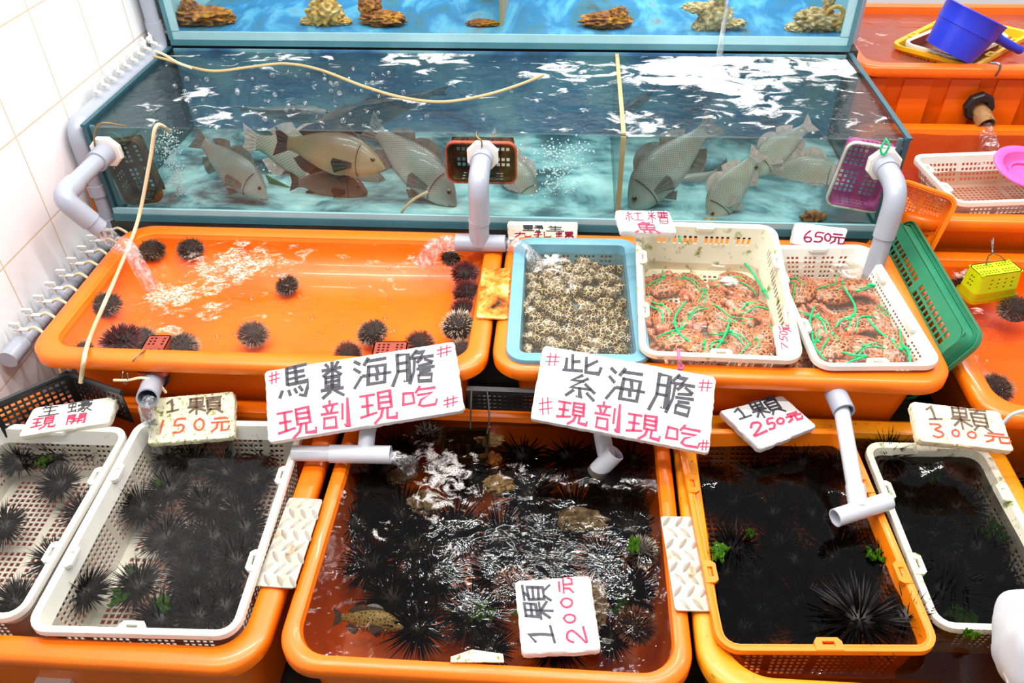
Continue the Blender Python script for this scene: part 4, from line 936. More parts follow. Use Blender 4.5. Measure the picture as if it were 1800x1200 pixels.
# ------------------------------------------------------------ checker plates bridging the tubs
Z = zoomed(0, 800, 3); quad_plate([Z(1525, 222), Z(1702, 232), Z(1550, 700), Z(1345, 686)], .407, .004, M['plate'], 'checker_plate', 'pale steel checker plate bridging the front left and middle tubs', 'metal plate')
Z = zoomed(700, 400, 4.615); quad_plate([Z(683, 325), Z(908, 330), Z(878, 738), Z(632, 728)], .567, .004, M['plate_gold'], 'checker_plate', 'rust-stained golden checker plate bridging the two upper tubs', 'metal plate')
quad_plate([(1161, 907), (1227, 908), (1258, 1074), (1187, 1072)], .409, .004, M['plate'], 'checker_plate', 'rust-spotted steel checker plate bridging the middle and right front tubs', 'metal plate')

# ------------------------------------------------------------ pipes
def seg(p, q, n=2): return [Vector(p).lerp(Vector(q), i / n) for i in range(n + 1)]
rp = .024
# left outlet
c = aty(190, 264, TY0); ye = 1.760
for i in range(60):   # where the elbow sits on the line through the nut
    ye = 2.05 - i * .01
    e = Vector((c.x, ye, c.z)); v = e - CAM; px = 900 + FPX * v.dot(RIGHT) / v.dot(FWD)
    if px < 108: break
s = aty(176, 402, ye + .02)
t = thing('outlet_pipe', c, 'grey elbow pipe pouring from the left end of the fish tank', 'pipe', 'tank outlet pipes')
octnut(c + Vector((0, -.001, 0)), t, .047)
d = (s - e).normalized()
b = MB(); b.tube(seg(c + Vector((0, .0, 0)), c + Vector((0, -.075, 0))), .030, 20); b.build('coupling', M['grey_pvc'], t)
b = MB(); b.tube(seg(c + Vector((0, -.07, 0)), e + Vector((0, .06, 0))), rp, 20); b.build('pipe', M['grey_pvc'], t)
b = MB(); b.tube(bend([e + Vector((0, .075, 0)), e, e + d * .095], .055), .0285, 20); b.build('elbow', M['grey_pvc'], t)
b = MB(); b.tube(seg(e + d * .08, s), rp + .001, 20, False, .004); b.build('spout', M['grey_pvc'], t)
w = at(268, 512, .53)
stream('falling_water', [s - d * .01, s + d * .04 + Vector((.01, 0, -.02)), s.lerp(w, .5) + Vector((.02, 0, .05)), w], [.019, .022, .018, .024], 'water pouring from the left elbow pipe into the urchin tub', 14, 1)
# middle outlet
c = aty(849, 272, TY0); yv = 1.965
tz = aty(843, 426, yv).z; e = Vector((c.x, yv, c.z - .005))
t = thing('outlet_pipe', c, 'grey pipe and tee pouring both ways from the middle of the fish tank', 'pipe', 'tank outlet pipes')
octnut(c, t, .047)
b = MB(); b.tube(seg(c, c + Vector((0, -.05, 0))), .031, 20); b.build('coupling', M['grey_pvc'], t)
b = MB(); b.tube(bend([c + Vector((0, -.03, 0)), e, e + Vector((0, 0, -.13))], .07, 9), .0285, 20); b.build('elbow', M['grey_pvc'], t)
bx = aty(843, 426, yv).x
b = MB(); b.tube(seg(e + Vector((0, 0, -.11)), (bx, yv, tz + .06)), rp, 20); b.build('pipe', M['grey_pvc'], t)
b = MB(); b.tube(seg((bx, yv, tz + .075), (bx, yv, tz)), .0285, 20); b.build('tee_socket', M['grey_pvc'], t)
b = MB(); b.tube(seg(aty(801, 426, yv), aty(888, 428, yv)), .0245, 20, False, .005); b.build('tee', M['grey_pvc'], t)
l, r_ = aty(803, 428, yv), aty(887, 430, yv)
wl, wr = at(745, 466, .53), at(944, 474, .53)
stream('falling_water', [l + Vector((.01, 0, -.004)), l + Vector((-.035, -.002, .004)), l.lerp(wl, .6) + Vector((-.01, 0, .03)), wl], [.017, .02, .022, .03], 'water arching left from the tee into the urchin tub', 14, 5)
stream('falling_water', [r_ + Vector((-.01, 0, -.004)), r_ + Vector((.03, -.002, 0)), r_.lerp(wr, .6) + Vector((.01, 0, .025)), wr], [.017, .02, .022, .03], 'water arching right from the tee into the snail basket', 14, 7)
# right outlet
c = aty(1552, 287, TY0); yv = 1.96; e = Vector((c.x, yv, c.z - .005)); f = at(1531, 487, .53)
t = thing('outlet_pipe', c, 'grey pipe dropping from the right of the fish tank into a crab basket', 'pipe', 'tank outlet pipes')
octnut(c, t, .047)
b = MB(); b.tube(seg(c, c + Vector((0, -.05, 0))), .031, 20); b.build('coupling', M['grey_pvc'], t)
b = MB(); b.tube(bend([c + Vector((0, -.03, 0)), e, e.lerp(Vector((f.x, f.y, .52)), .5)], .07, 9), .0285, 20); b.build('elbow', M['grey_pvc'], t)
b = MB(); b.tube(seg(e.lerp(Vector((f.x, f.y, .52)), .42), Vector((f.x, f.y, .515))), rp + .001, 20, False, .004); b.build('pipe', M['grey_pvc'], t)
# overflow pipe round the left end of the tank
xl = TX0 - .036
t = thing('drain_pipe', (xl, 2.3, .5), 'grey pipe running along the wall round the left end of the fish tank', 'pipe')
A = atx(127, 212, xl); Bk = atx(283, 88, xl); tl = atx(264, 0, xl - .01)
zt = .838
b = MB(); b.tube(bend([(xl, Bk.y, zt + .10), (xl, Bk.y, zt), (xl, A.y, zt), (xl, A.y, zt - .11)], .045, 7), .0275, 20); b.build('elbow', M['grey_pvc'], t)
b = MB(); b.tube(seg((xl, Bk.y, zt + .07), (xl, Bk.y, 1.35)), rp, 20); b.build('riser', M['grey_pvc'], t)
b = MB(); b.tube(seg((xl, A.y, zt - .09), (xl, A.y, .40)), rp, 20); b.build('pipe', M['grey_pvc'], t)
b = MB(); b.tube(seg((xl, A.y, .625), (xl, A.y, .66)), .030, 20); b.build('clamp', M['grey_pvc'], t)
b = MB(); b.tube(seg((xl, A.y, .44), (xl, A.y, .545)), .029, 20); b.build('coupling', M['grey_pvc'], t)
MB().box((xl - .018, A.y - .012, .625), (.012, .02, .10)).build('bracket', M['rust'], t, None, False)['label'] = 'rusty wall bracket'
pr = aty(1527, 30, UY0 - .02)
pvc('drain_pipe', 'grey pipe standing in the top right tub beside the aquarium', [('pipe', seg((pr.x, pr.y + .12, .70), (pr.x, pr.y + .12, 1.3)), .021, 0)], (pr.x, pr.y + .12, .7))
# air manifolds with valves
def valve(p, i, hose):
    v = thing('air_valve', p, None, 'valve', 'white air valves'); return v
xm = WX + .036
ma, mb_ = atx(20, 622, xm), atx(196, 418, xm); ma.z = mb_.z = (ma.z + mb_.z) / 2
t = thing('air_manifold', ma.lerp(mb_, .5), 'grey air pipe with white valves along the tiled wall, beside the left tub', 'pipe')
b = MB(); b.tube(seg(ma, mb_), .020, 18); b.build('pipe', M['grey_pvc'], t)
b = MB(); b.tube(seg(ma + Vector((0, -.02, 0)), ma + Vector((0, .05, 0))), .0245, 18); b.build('end_cap', M['grey_pvc'], t)
tgt = [(92, 640), (84, 590), (112, 545), (116, 560), (118, 520), (130, 500), (145, 480), (165, 455), (188, 438)]
nv = 9
for i in range(nv):
    p = ma.lerp(mb_, .10 + .86 * i / (nv - 1)) + Vector((0, 0, .018))
    b = MB(); b.tube([p, p + Vector((0, 0, .03))], .0055, 8); b.tube([p + Vector((-.012, 0, .022)), p + Vector((.03, 0, .022))], .0055, 8); b.box(p + Vector((-.004, 0, .036)), (.028, .008, .010)); vv = b.build('valve', M['white_nut'], t)
    q = p + Vector((.028, 0, .022)); h = at(*tgt[i], .50)
    b = MB(); b.tube(smooth_path([q, q + Vector((.025, 0, .006)), q + Vector((.06, -.015, -.03)), q + Vector((.075, -.05 - .03 * (i % 3), -.12))], 6), .0042, 8); b.build('air_hose', M['hose'], t)
t = thing('air_manifold', (xl, 2.5, zt), 'row of white air valves on the pipe at the tank\'s left edge', 'valve')
for i in range(11):
    y = atx(150 + 12.2 * i, 168 - 8.6 * i, xl).y; p = Vector((xl - .004, 2.29 + i * .052, zt + .024))
    b = MB(); b.tube([p, p + Vector((0, 0, .028))], .0055, 8); b.tube([p + Vector((-.010, 0, .02)), p + Vector((.024, -.018, .02))], .0055, 8); b.box(p + Vector((-.004, 0, .034)), (.008, .034, .010)); b.tube([p + Vector((0, 0, .030)), p + Vector((-.012, .02, .044))], .004, 8); b.build('valve', M['white_nut'], t)
def hose(pts, r, m, label, name='air_hose'):
    b = MB(); P = smooth_path(pts, 8); b.tube(P, r, 8); o = b.build(name, m, None, P[0]); return tag(o, label, 'hose')
hose([aty(x, y, yy) for x, y, yy in ((300, 232, 2.16), (275, 221, 2.10), (264, 280, 2.078), (243, 385, 2.02), (215, 460, 1.88), (185, 530, 1.69), (164, 578, 1.60))] + [at(152, 612, .572), at(147, 636, .569), aty(144, 655, 1.427), aty(142, 672, 1.424)], .0055, M['hose'], 'cream air hose hanging down the tank glass and across the left tub')
zz = .855
hose([at(x, y, zz) for x, y in ((262, 98), (290, 104), (335, 118), (380, 125), (440, 118), (500, 112), (560, 122), (640, 152), (710, 172), (780, 179), (850, 168), (910, 150), (955, 132))], .0048, M['hose_brown'], 'long tan air hose floating across the tank surface')
hose([at(x, y, .86) for x, y in ((272, 90), (290, 97), (312, 110), (336, 119))], .0048, M['hose'], 'short white air hose from the tank valves')
hose([aty(x, y, 2.13) for x, y in ((696, 398), (708, 370), (728, 350), (752, 337))], .0045, M['hose'], 'curved pale hose at the bottom of the tank')
hose([aty(x, y, 1.42) for x, y in ((200, 668), (225, 668), (250, 664), (275, 672), (292, 690))], .0035, M['hose'], 'thin clear hose under the left tub rim')
hose([aty(x, y, 1.35) for x, y in ((1765, 742), (1780, 728), (1800, 722), (1830, 720))], .004, M['pale_pvc'], 'pale hose at the right edge behind the 300 board')
# lower outlets from the upper tubs
P = lambda px, py, z: at(px, py, z)
yl = 1.400
t = thing('outlet_pipe', aty(262, 690, yl), 'short grey pipe stub spilling water below the left orange tub', 'pipe', 'tub outlet pipes')
a, e = aty(272, 664, 1.47), aty(259, 700, 1.355)
b = MB(); b.tube(seg(a, e), .0255, 20, False, .004); b.build('pipe', M['grey_pvc'], t)
MB().tube(seg(a, a.lerp(e, -.15)), .034, 20).build('flange_nut', M['black_pl'], t)
stream('falling_water', [e + Vector((.003, .01, -.006)), e + Vector((0, -.012, -.02)), e + Vector((0, -.02, -.055)), (e.x, e.y - .022, .367)], [.017, .018, .017, .02], 'water spilling from the grey stub beside the speckled board', 12, 9)
t = thing('outlet_pipe', aty(640, 790, 1.36), 'pale grey tee pipe below the left big sign', 'pipe', 'tub outlet pipes')
tc = at(642, 797, .432); tl_, tr_ = at(515, 796, .432), at(687, 799, .432)
b = MB(); b.tube(seg(tl_, tl_.lerp(tr_, .42)), .0185, 20, False, .003); b.build('pipe', M['pale_pvc'], t)
b = MB(); b.tube(seg(tl_.lerp(tr_, .38), tr_), .0215, 20, False, .003); b.build('tee', M['pale_pvc'], t)
b = MB(); b.tube(bend([tc, tc + Vector((.0, .045, .03)), (tc.x + .0, 1.50, tc.z + .03)], .02), .0195, 18); b.build('riser', M['pale_pvc'], t)
w = at(722, 828, .367)
stream('falling_water', [tr_ - Vector((.01, 0, .004)), tr_ + Vector((.018, -.006, -.006)), tr_.lerp(w, .7) + Vector((.004, 0, .014)), w], [.015, .017, .018, .026], 'water gushing from the tee pipe below the left big sign', 14, 11)
t = thing('outlet_pipe', at(1070, 810, .42), 'pale grey tee pipe tipped into the water below the right big sign', 'pipe', 'tub outlet pipes')
p0, p1 = at(1046, 832, .362), at(1082, 795, .425)
b = MB(); b.tube(seg(p0, p1), .0225, 20, False, .003); b.build('tee', M['pale_pvc'], t)
pm = p0.lerp(p1, .62); b = MB(); b.tube(bend([pm, pm + Vector((-.012, .05, .02)), (pm.x - .02, 1.50, pm.z + .03)], .02), .0205, 18); b.build('riser', M['pale_pvc'], t)
t = thing('outlet_pipe', at(1500, 830, .42), 'long pale pipe with a tee reaching over the front right baskets', 'pipe', 'tub outlet pipes')
p0 = aty(1468, 690, 1.462); p1 = aty(1484, 724, 1.40); p2 = at(1509, 893, .442); l, r_ = at(1468, 910, .440), at(1562, 880, .440)
b = MB(); b.tube(seg(p0, p1), .025, 20, False, .004); b.build('coupling', M['grey_pvc'], t)
b = MB(); b.tube(seg(p0.lerp(p1, .6), p2), .0175, 20); b.build('pipe', M['pale_pvc'], t)
b = MB(); b.tube(seg(p2.lerp(p1, .22), p2), .0205, 20); b.build('tee_socket', M['pale_pvc'], t)
b = MB(); b.tube(seg(l, r_), .0195, 20, False, .003); b.build('tee', M['pale_pvc'], t)
# top right outlet
c = aty(1718, 186, 2.80); d = Vector((.10, -.94, -.33)).normalized()
t = thing('outlet_pipe', c, 'rusty pipe with black collar spouting from the top right tub', 'pipe', 'tub outlet pipes')
b = MB(); rr8 = []
for o, k in ((0, 1), (.02, 1), (.026, .9), (.026, .55), (0, .55)): rr8.append([c + Vector((-.01, -.02, .01)) + Vector((0, -1, 0)) * o + Vector((math.cos(a), 0, math.sin(a))) * .05 * k for a in [PI / 4 * i for i in range(8)]])
b.loft(rr8 + [rr8[0]]); b.build('collar', M['black_pl'], t, None, True, 20)
b = MB(); b.tube(seg(c, c + d * .095), .030, 20, False, .004); b.build('pipe', plain('rusty_pvc', lin(170, 128, 84), .5, 0, .4, .3, 24, 0, 60, 0, lin(110, 60, 20), 20, .5, .65), t)
e = c + d * .09; w = at(1738, 268, .59)
stream('falling_water', [e + Vector((0, .01, -.006)), e + Vector((.004, -.02, -.03)), e.lerp(w, .6) + Vector((0, -.01, 0)), w], [.022, .026, .026, .032], 'water falling from the rusty pipe into the pink dish tub', 14, 13)
# fittings on the front of the lower tubs
for px, lab in (((100, 1200), 'white drain fitting on the front of the front left tub'), ((842, 1203), 'white drain fitting on the front of the front middle tub')):
    c = aty(*px, .815 if px[0] < 500 else .862)
    t = thing('drain_fitting', c, lab, 'fitting', 'drain fittings')
    b = MB(); b.box(c + Vector((0, -.004, -.02)), (.075, .014, .075)); b.build('flange', M['white_nut'], t, None, False)
    b = MB(); b.tube(seg(c + Vector((0, .0, -.02)), c + Vector((0, -.03, -.02))), .027, 18, False, .005); b.build('socket', M['white_nut'], t)
    b = MB(); b.tube(seg(c + Vector((0, -.012, -.02)), c + Vector((0, -.0135, -.02))), .022, 18); b.build('opening', M['dark_hole'], t)
# wire hooks
def wire(pts, label, m='steel', r=.0018, name='wire_hook'):
    b = MB(); P = smooth_path(pts, 6); b.tube(P, r, 6); o = b.build(name, M[m], None, P[0]); return tag(o, label, 'hook')
wire([at(255, 616, .56), at(240, 628, .57), aty(222, 645, 1.45), aty(216, 655, 1.43), aty(217, 672, 1.425), aty(224, 673, 1.42), aty(224, 656, 1.42)], 'bent wire hook over the rim of the left orange tub')
wire([aty(829, 686, 1.42), aty(828, 715, 1.405), aty(827, 752, 1.39)], 'left of two straight wires hanging below the black crate end', 'steel', .0022)
wire([aty(856, 686, 1.42), aty(859, 710, 1.405), aty(860, 740, 1.39), aty(856, 762, 1.38)], 'right of two straight wires hanging below the black crate end', 'steel', .0022)
wire([aty(838, 232, 2.10), aty(838, 240, 2.08), aty(846, 248, 2.07), aty(847, 258, 2.085)], 'small wire hook above the middle tank outlet', 'brass', .0025)
wire([aty(222, 222, 2.12), aty(180, 216, 2.09), aty(166, 235, 2.085), aty(167, 258, 2.085)], 'bronze wire looped over the left tank outlet', 'brass', .0025)
wire([aty(1741, 110, 2.75), aty(1756, 112, 2.73), aty(1758, 120, 2.725), aty(1750, 134, 2.73)], 'grey wire hook on the rim of the top right tub', 'steel', .004)
wire([aty(1556, 243, 2.10), aty(1563, 256, 2.085), aty(1553, 272, 2.085), aty(1548, 262, 2.085), aty(1556, 247, 2.09)], 'turquoise cord loop over the right tank outlet', 'green_cord', .003, 'cord_loop')
# blue dipper
c = at(1668, 92, .815)
Md = Matrix.Translation(c) @ Matrix.Rotation(math.radians(14), 4, 'Z') @ Matrix.Rotation(math.radians(24), 4, 'Y')
t = bpy.data.objects.new('water_dipper', None); C.objects.link(t); t.matrix_world = Md; tag(t, 'blue plastic dipper lying in the top right tub', 'dipper')
b = MB(); cc = lambda r, z: [Vector((r * math.cos(a), r * math.sin(a), z)) for a in [2 * PI * k / 40 for k in range(40)]]
b.loft([cc(.085, 0), cc(.094, .06), cc(.098, .082), cc(.101, .084), cc(.106, .135), cc(.109, .138), cc(.106, .141), cc(.102, .138), cc(.097, .084), cc(.090, .06), cc(.081, .005)], True, True, True); b.build('cup', M['blue_dip'], t)
b = MB(); b.tube(smooth_path([(.095, 0, .105), (.15, 0, .10), (.21, 0, .098), (.262, 0, .098)], 5), [.017] * 5 + [.015] * 6 + [.014] * 4 + [.009], 14); b.build('handle', M['blue_dip'], t)
# pink dish
c = at(1800, 305, .655)
t = bpy.data.objects.new('plastic_dish', None); C.objects.link(t); t.matrix_world = Matrix.Translation(c) @ Matrix.Rotation(.22, 4, 'X') @ Matrix.Rotation(.08, 4, 'Y'); tag(t, 'round pink plastic dish in the white basket at the right edge', 'dish')
b = MB(); b.loft([cc(.055, 0), cc(.062, .004), cc(.072, .024), cc(.088, .028), cc(.098, .026), cc(.099, .023), cc(.088, .024), cc(.074, .019), cc(.060, -.004)], True, True, True); b.build('bowl', M['pink_pl'], t)
b = MB(); b.loft([cc(.040, .0045), cc(.042, .0075), cc(.046, .0075), cc(.048, .0045)]); b.build('ring', M['pink_pl'], t)
# floating lime basket
p = pxs([(1703, 463), (1780, 452), (1793, 478), (1728, 491)], .545)
ctr = sum(p, Vector()) / 4; L = (p[1] - p[0]).length; Wd = (p[3] - p[0]).length; rz = math.atan2((p[1] - p[0]).y, (p[1] - p[0]).x)
Ml = Matrix.Translation((ctr.x, ctr.y, .545 - .085)) @ Matrix.Rotation(rz, 4, 'Z') @ Matrix.Rotation(PI, 4, 'X')
t = basket(None, 0, .085, M['lime_pl'], 'strainer_basket', 'lime yellow basket floating upside down in the right tub', 'basket', Mw=Ml, dims=(L * 1.08, Wd * 1.02), taper=.006, lip=.004, r=.012, cell=.011, base_cell=.0088, tabs=False, vband=(.012, .05), basemargin=.007)
hk = at(1744, 445, .585)
wire([at(1733, 466, .547), at(1738, 450, .570), hk, hk + Vector((.004, .03, .03)), at(1745, 430, .615)], 'wire hanger holding the lime basket, left strand', 'steel', .002)
wire([at(1767, 458, .547), at(1758, 450, .567), hk + Vector((.004, 0, 0)), hk + Vector((.0, .028, .026))], 'wire hanger holding the lime basket, right strand', 'steel', .002)
# green strip and bubbles in the tank
a, e = aty(470, 316, 2.33), aty(578, 372, 2.30); d = (e - a).normalized()
b = MB(); up = Vector((0, -.4, .9)).normalized(); b.loft([[p + up * .028, p + up * .028 + Vector((0, .004, 0)), p - up * .028 + Vector((0, .004, 0)), p - up * .028] for p in (a, a.lerp(e, .5), e)], True, True, True); o = b.build('plastic_strip', plain('green_strip', lin(10, 130, 80), .4), None, a, False); tag(o, 'green plastic strip leaning in the tank below the grey fish', 'strip')
def bubbles(name, gen, n, r0, r1, m, label, seed, sub=1):
    rr = random.Random(seed); b = MB()
    for i in range(n): b.ico(gen(rr, i / n), rr.uniform(r0, r1), sub)
    o = b.build(name, m, None, (0, 0, 0)); return tag(o, label, 'bubbles', None, 'stuff')
def colgen(pa, pb, w0, w1):
    def g(rr, f):
        q = pa.lerp(pb, rr.random()); k = w0 + (w1 - w0) * ((q - pa).length / (pb - pa).length); return q + Vector((rr.gauss(0, k), rr.gauss(0, k * .6), rr.gauss(0, .01)))
    return g
bubbles('air_bubbles', colgen(aty(322, 370, 2.25), aty(290, 232, 2.22), .006, .022), 900, .0009, .0024, M['fizz'], 'column of fine air bubbles at the left end of the fish tank', 1, 0)
bubbles('air_bubbles', colgen(aty(975, 340, 2.30), aty(990, 250, 2.28), .030, .05), 320, .0014, .0038, M['fizz'], 'loose stream of bubbles right of the red strainer', 2, 0)
bubbles('air_bubbles', colgen(aty(490, 365, 2.42), aty(480, 285, 2.42), .016, .024), 420, .001, .0024, M['fizz'], 'fine bubbles behind the tail of the big brown fish', 3, 0)
def surf(px0, px1, py0, py1, z):
    def g(rr, f): return at(rr.uniform(px0, px1), rr.uniform(py0, py1), z)
    return g
bubbles('surface_bubbles', lambda rr, f: at(*[(885, 905), (870, 875), (797, 960), (808, 1020), (722, 1013), (990, 950), (1000, 858), (840, 778), (845, 912), (905, 822), (1030, 975), (885, 860)][int(f * 12.001)], .366), 12, .006, .013, M['bubble'], 'clear bubbles floating on the front middle tub', 4, 3)
bubbles('surface_bubbles', surf(300, 700, 440, 600, .528), 26, .003, .007, M['bubble'], 'small clear bubbles floating on the left orange tub', 5, 2)
bubbles('surface_bubbles', surf(300, 760, 120, 215, .846), 60, .003, .009, M['bubble'], 'small clear bubbles floating on the fish tank', 6, 2)
# ------------------------------------------------------------ creatures
USED = set()
def place(proto, Mx, label, cat, group=None):
    if proto.name not in USED:
        USED.add(proto.name); proto.matrix_world = Mx; o = proto
    else: o = dup(proto, Mx)
    return tag(o, label, cat, group)
rng = random.Random(21)
def urow(proto, px, py, z, label, s=1.0, group=None, tilt=.25, z_off=0):
    return place(proto, pose(at(px, py, z) + Vector((0, 0, z_off)), rng.uniform(0, 6.28), rng.uniform(-tilt, tilt), rng.uniform(-tilt, tilt), s), label, 'sea urchin', group)
mk = lambda nm, br, sl, n, w, sm, sd, sq=.78, bands=False, bm='urchin_body': urchin_proto(nm, br, sl, n, w, M[bm], M[sm], sd, sq, 0, bands)
UD = mk('sea_urchin', .037, .015, 620, .0011, 'spine_dark', 1)
UR = mk('sea_urchin', .035, .018, 560, .0013, 'spine_red', 2)
UB = mk('sea_urchin', .036, .017, 640, .0010, 'spine_brown', 3)
UW = mk('sea_urchin', .036, .014, 620, .0012, 'spine_white', 4, .9, True)
UG = mk('sea_urchin', .037, .015, 620, .0011, 'spine_grey', 5)
UA = mk('sea_urchin', .033, .017, 640, .0010, 'spine_ash', 6, .85)
UK = mk('sea_urchin', .025, .042, 300, .0014, 'spine_black', 7, .75, False, 'body_black')
UL = mk('sea_urchin', .027, .066, 260, .0019, 'spine_black', 8, .75, False, 'body_black')
z = .515
urow(UD, 266, 440, z, 'dark spiky urchin in the back left corner of the left orange tub', 1.0)
urow(UD, 337, 437, z, 'dark urchin second from the left along the back of the left orange tub', 1.0)
urow(UG, 186, 536, z, 'grey urchin under the cream hose at the left edge of the orange tub', 1.0)
urow(UR, 213, 602, z, 'big maroon urchin in the front left corner of the orange tub', 1.25)
urow(UD, 248, 598, .495, 'dark urchin squeezed between the maroon urchin and the small basket', .9)
urow(UG, 140, 622, .48, 'half sunken brownish urchin left of the maroon urchin', .9)
urow(UG, 320, 611, z, 'pale brown urchin right of the small basket, front left of the orange tub', 1.02)
urow(UG, 445, 588, .485, 'lone sunken brown urchin in the middle of the left orange tub', .95)
urow(UD, 505, 502, .475, 'dark urchin almost covered by water below the foam', .8)
urow(UD, 655, 586, .49, 'dark urchin behind the small basket by the left big sign', .95)
urow(UB, 612, 622, .49, 'brown urchin peeping over the top edge of the left big sign', .85)
urow(UB, 738, 604, .50, 'orange-brown urchin just above the last character of the left big sign', .9)
urow(UW, 806, 574, .52, 'cream and black banded urchin below the golden checker plate', 1.12)
urow(UG, 812, 622, .50, 'grey-brown urchin between the banded urchin and the big sign corner', .95)
urow(UR, 818, 482, .505, 'dark maroon urchin level with the top of the golden plate', .95)
urow(UR, 822, 515, .505, 'dark maroon urchin beside the middle of the golden plate', .95)
urow(UR, 815, 545, .495, 'dark maroon urchin just behind the banded urchin', .85)
urow(UD, 795, 452, .50, 'dark urchin under the left mouth of the middle tee pipe', .95)
# front middle tub
z = .345
urow(UA, 752, 768, .36, 'white fluffy urchin at the back of the front middle tub', .95)
urow(UA, 746, 738, .34, 'pale urchin mostly hidden behind the white fluffy urchin', .7)
urow(UB, 902, 1032, .355, 'brown and white urchin touching the 200 price board', .98)
urow(UA, 1128, 970, .365, 'whitish urchin with seaweed against the right steel plate', .88)
urow(UB, 1118, 1102, .355, 'hedgehog-brown urchin in the front right corner of the middle tub', .95)
urow(UK, 655, 992, .315, 'black urchin at the left side of the front middle tub', 1.35)
urow(UK, 765, 1015, .300, 'black urchin near the centre of the front middle tub', 1.5)
urow(UL, 735, 1105, .335, 'big black urchin right of the spotted fish', 1.0)
urow(UK, 862, 1142, .345, 'black urchin against the front rim of the middle tub', .95)
urow(UK, 1058, 985, .325, 'black urchin left of the whitish weedy urchin', 1.15)
urow(UK, 1075, 1125, .300, 'black urchin in the shade right of the 200 price board', .9)
g = 'black urchins deep in the front middle tub'
for x, y in ((705, 905), (800, 930), (880, 945), (965, 940), (640, 870), (1010, 900), (930, 870), (880, 1010), (1085, 880), (830, 1080), (730, 960), (970, 985), (660, 850), (625, 920), (1060, 830), (1110, 810), (1000, 800), (920, 800), (820, 830), (700, 790), (980, 1120), (1110, 930), (690, 1050), (1100, 1040)):
    urow(UK, x, y, .290, 'black urchin half lost in the dark water of the front middle tub', 1.5, g)
# white baskets at front left
names = [(36, 812, 'far left basket, back left'), (105, 852, 'far left basket, middle, with the pale belly'), (172, 788, 'far left basket, back right corner'), (8, 925, 'far left basket, cut by the picture edge'), (150, 902, 'far left basket, against its right wall'), (96, 985, 'far left basket, low on its right wall'), (30, 1058, 'far left basket, front corner'), (100, 800, 'far left basket, middle of its back')]
for x, y, w in names: urow(UK, x, y, .335, 'black urchin in the ' + w, 1.05)
names = [(250, 892, 'alone on its left side'), (292, 945, 'front left of the dense cluster'), (300, 862, 'upper left of the cluster'), (360, 888, 'purplish one in the middle'), (150, 1042, 'pressed to its left wall near the front'), (243, 1030, 'ringed with green weed'), (282, 1088, 'second from the front left corner'), (350, 1085, 'near the front edge'), (395, 1065, 'in the front right corner'), (415, 985, 'against its right wall')]
for x, y, w in names: urow(UK, x, y, .340, 'black urchin, basket under the 150 board, ' + w, 1.12)
g = 'urchins crowded on the right of the white basket'
for x, y in ((420, 900), (445, 845), (400, 830), (340, 815), (460, 800), (375, 945), (340, 1010), (380, 1005), (290, 800), (430, 930), (325, 960), (345, 1045)):
    urow(UK, x, y, .318, 'black urchin packed into the right half of the basket under the 150 board', 1.2, g)
# orange basket and the white basket beside it
urow(UL, 1512, 1088, .392, 'big long-spined black urchin rising from the water in the orange basket', 1.15, None, .1)
urow(UK, 1290, 965, .360, 'wet black urchin with green weed at the left side of the orange basket', 1.2)
urow(UK, 1275, 1005, .352, 'wet black urchin below the weedy one, left side of the orange basket', 1.0)
urow(UK, 1548, 985, .355, 'wet black urchin against the right wall of the orange basket', 1.0)
urow(UK, 1596, 1085, .368, 'glistening black urchin in the front right corner of the orange basket', 1.2)
urow(UK, 1412, 812, .345, 'black urchin breaking the surface at the back of the orange basket', 1.0)
urow(UK, 1475, 822, .350, 'black urchin just left of the long pale pipe', 1.0)
g = 'black urchins on the floor of the orange basket'
for x, y in ((1265, 800), (1330, 830), (1290, 880), (1360, 900), (1430, 905), (1330, 1010), (1400, 985), (1470, 975), (1340, 1075), (1410, 1060), (1440, 1105), (1310, 1100), (1520, 930), (1370, 955), (1240, 850), (1500, 1030), (1270, 1060), (1390, 850), (1450, 860)):
    urow(UL if (x % 3 == 0) else UK, x, y, .302, 'black urchin barely visible in the black water of the orange basket', 1.15, g)
for x, y, w in ((1683, 892, 'upper middle, purplish black'), (1655, 1040, 'front left, long thin spines'), (1745, 850, 'against its right wall'), (1720, 965, 'centre right'), (1560, 800, 'back left corner, tips out of the water'), (1620, 800, 'behind, left of the 300 board')):
    urow(UL if 'long' in w else UK, x, y, .335 if 'tips' not in w else .36, 'black urchin in the weathered white basket, ' + w, 1.2)
g = 'black urchins deep in the weathered white basket'
for x, y in ((1600, 870), (1640, 940), (1590, 930), (1770, 930), (1700, 1030), (1760, 1020), (1700, 1080), (1790, 985), (1650, 850), (1620, 990), (1710, 820), (1780, 1075), (1620, 1045)):
    urow(UK, x, y, .300, 'black urchin deep in the dark water of the weathered white basket', 1.25, g)
urow(UG, 1752, 682, .455, 'brown urchin in the front left corner of the far right tub', .95)
urow(UD, 1700, 505, .44, 'dark urchin under the foam beside the lime basket', 1.1)
urow(UD, 1785, 545, .44, 'dark urchin in front of the lime basket at the right edge', 1.1)

